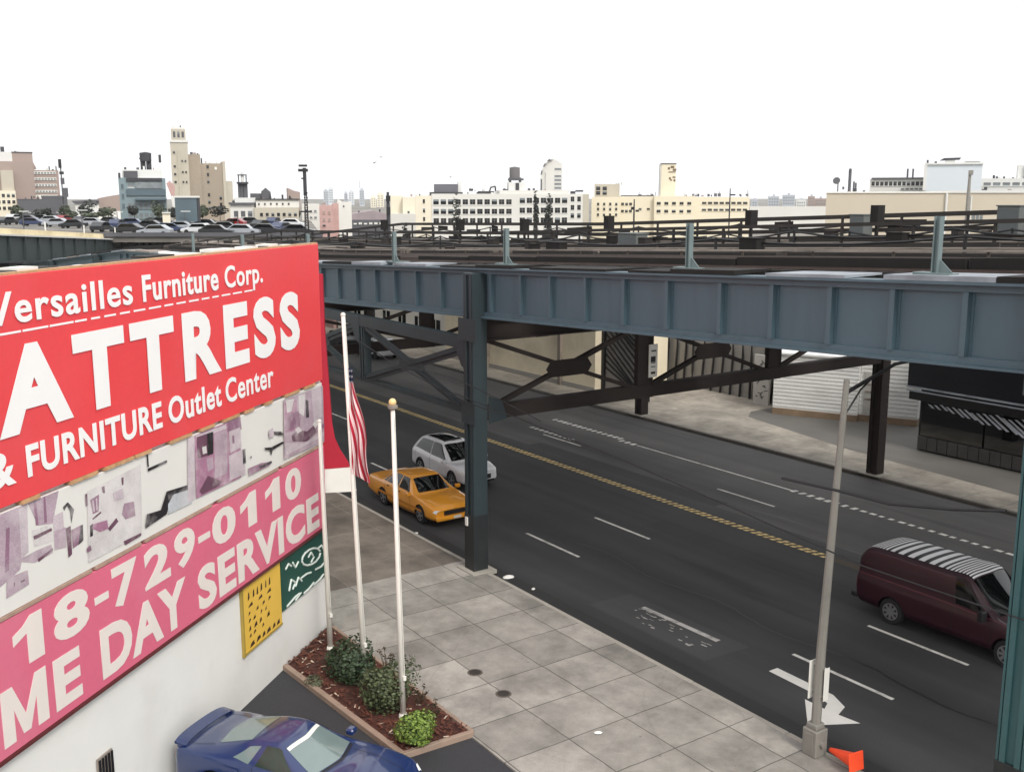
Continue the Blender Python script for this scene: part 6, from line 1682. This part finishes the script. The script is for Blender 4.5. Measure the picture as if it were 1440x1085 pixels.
for i, (px, py, hh, w, lab) in enumerate(((22, 306, 3.2, 26, 'dark bush on the raised deck before the cream apartment wing'), (58, 308, 2.6, 30, 'wide dark bush on the raised deck before the grey warehouse'), (92, 305, 3.4, 22, 'grey green bush on the raised deck right of the thin mast'), (118, 306, 3.6, 26, 'grey green bush on the raised deck below the white shed'), (147, 311, 2.8, 30, 'low bush on the raised deck below the white boundary wall'),
                                          (187, 309, 3.0, 22, 'dark bush on the raised deck under the teal building left windows'), (222, 307, 3.2, 20, 'dark bush on the raised deck left of the relay hut'), (243, 312, 2.6, 18, 'small bush on the raised deck left of the teal hoarding'), (283, 308, 3.2, 24, 'grey green bush on the raised deck below the tan tower'), (308, 309, 3.4, 26, 'dark bush on the raised deck below the tan tower right end'), (345, 313, 2.6, 30, 'low dark bush on the raised deck before the cream office wing'), (383, 313, 2.4, 34, 'wide low dark bush on the raised deck before the cream office'), (412, 314, 2.4, 22, 'low dark bush on the raised deck left of the lattice mast'))):
    far_tree(px, 214, HZ + (CAMZ - ZD - hh) * F_PX / 214, w * .8, lab, TD if i % 2 else TG, 300 + i, 'bushes on the raised deck', ZD)
# birds
bm_ = mat('bird_grey', srgb(120, 118, 116), .8, .1)
for px, py, D, rz, lab in ((537, 221, 90, .3, 'small grey bird flying, higher of the two close together'), (527.5, 229, 92, -.5, 'small grey bird flying just below and left of the highest'), (634, 249, 95, .2, 'small grey bird flying above the white factory roof')):
    p = RT * Xof(px, D) + FWH * D
    t = thing('bird', lab, 'bird', (p.x, p.y, Zof(py, D)), YAW + rz, 'birds in the sky')
    MB().lathe([(.001, -.17), (.05, -.1), (.06, 0), (.03, .12), (.001, .2)], 8, axis='y').build('body', bm_, t, smooth=True)
    for sd in (-1, 1):
        MB().add([(0, -.06, .02), (sd * .22, -.03, .10), (sd * .42, .06, .04), (sd * .22, .07, .08), (0, .07, .02), (0, 0, .0), (sd * .22, .02, .075)], [(0, 1, 6, 5), (5, 6, 3, 4), (1, 2, 6), (6, 2, 3)]).build('wing', bm_, t)

# ------------------------------------------------------------------ thin city haze
hb = MB().box(-2600, 1500, -900, 2600, -1.4, 140)
hz = hb.build('haze', None)
hz.data.materials.clear()
hm = bpy.data.materials.new('haze_air'); hm.use_nodes = True; hn = hm.node_tree
for n_ in list(hn.nodes):
    if n_.type == 'BSDF_PRINCIPLED': hn.nodes.remove(n_)
pv_ = hn.nodes.new('ShaderNodeVolumePrincipled'); pv_.inputs['Color'].default_value = (.96, .97, 1.0, 1); pv_.inputs['Density'].default_value = HAZE
hn.links.new(pv_.outputs[0], [n_ for n_ in hn.nodes if n_.type == 'OUTPUT_MATERIAL'][0].inputs['Volume'])
hz.data.materials.append(hm); tag(hz, kind='stuff')

# ------------------------------------------------------------------ light
SUN_EL, SUN_AZ = R(42), math.atan2(-.12, .97)
sd_ = bpy.data.lights.new('sun', 'SUN'); sd_.energy = 1.5; sd_.angle = R(14); sd_.color = (1.0, .96, .9)
so = bpy.data.objects.new('sun', sd_); C.objects.link(so)
dirv = Vector((math.cos(SUN_AZ) * math.cos(SUN_EL), math.sin(SUN_AZ) * math.cos(SUN_EL), math.sin(SUN_EL)))
so.rotation_euler = dirv.to_track_quat('Z', 'Y').to_euler(); so.location = (0, 0, 60)
wd = bpy.data.worlds.new('World'); S.world = wd; wd.use_nodes = True
nt = wd.node_tree; bgd = nt.nodes['Background']
sk = nt.nodes.new('ShaderNodeTexSky'); sk.sky_type = 'NISHITA'; sk.sun_disc = False; sk.sun_elevation = SUN_EL; sk.sun_rotation = PI / 2 - SUN_AZ
sk.air_density = 1.0; sk.dust_density = 6.0; sk.ozone_density = 1.0
hs = nt.nodes.new('ShaderNodeHueSaturation'); hs.inputs['Saturation'].default_value = .22; hs.inputs['Value'].default_value = 1.0
mx = nt.nodes.new('ShaderNodeMix'); mx.data_type = 'RGBA'; mx.inputs[0].default_value = .72; mx.inputs[7].default_value = (12.0, 12.1, 12.3, 1)
nt.links.new(sk.outputs[0], hs.inputs['Color']); nt.links.new(hs.outputs[0], mx.inputs[6]); nt.links.new(mx.outputs[2], bgd.inputs['Color'])
bgd.inputs['Strength'].default_value = .105
S.view_settings.view_transform = 'Standard'; S.view_settings.look = 'None'; S.view_settings.exposure = 0.42; S.view_settings.gamma = 1.0
S.cycles.max_bounces = 6

f.clutter(1382, 1425, 251, 6, 3, 3)
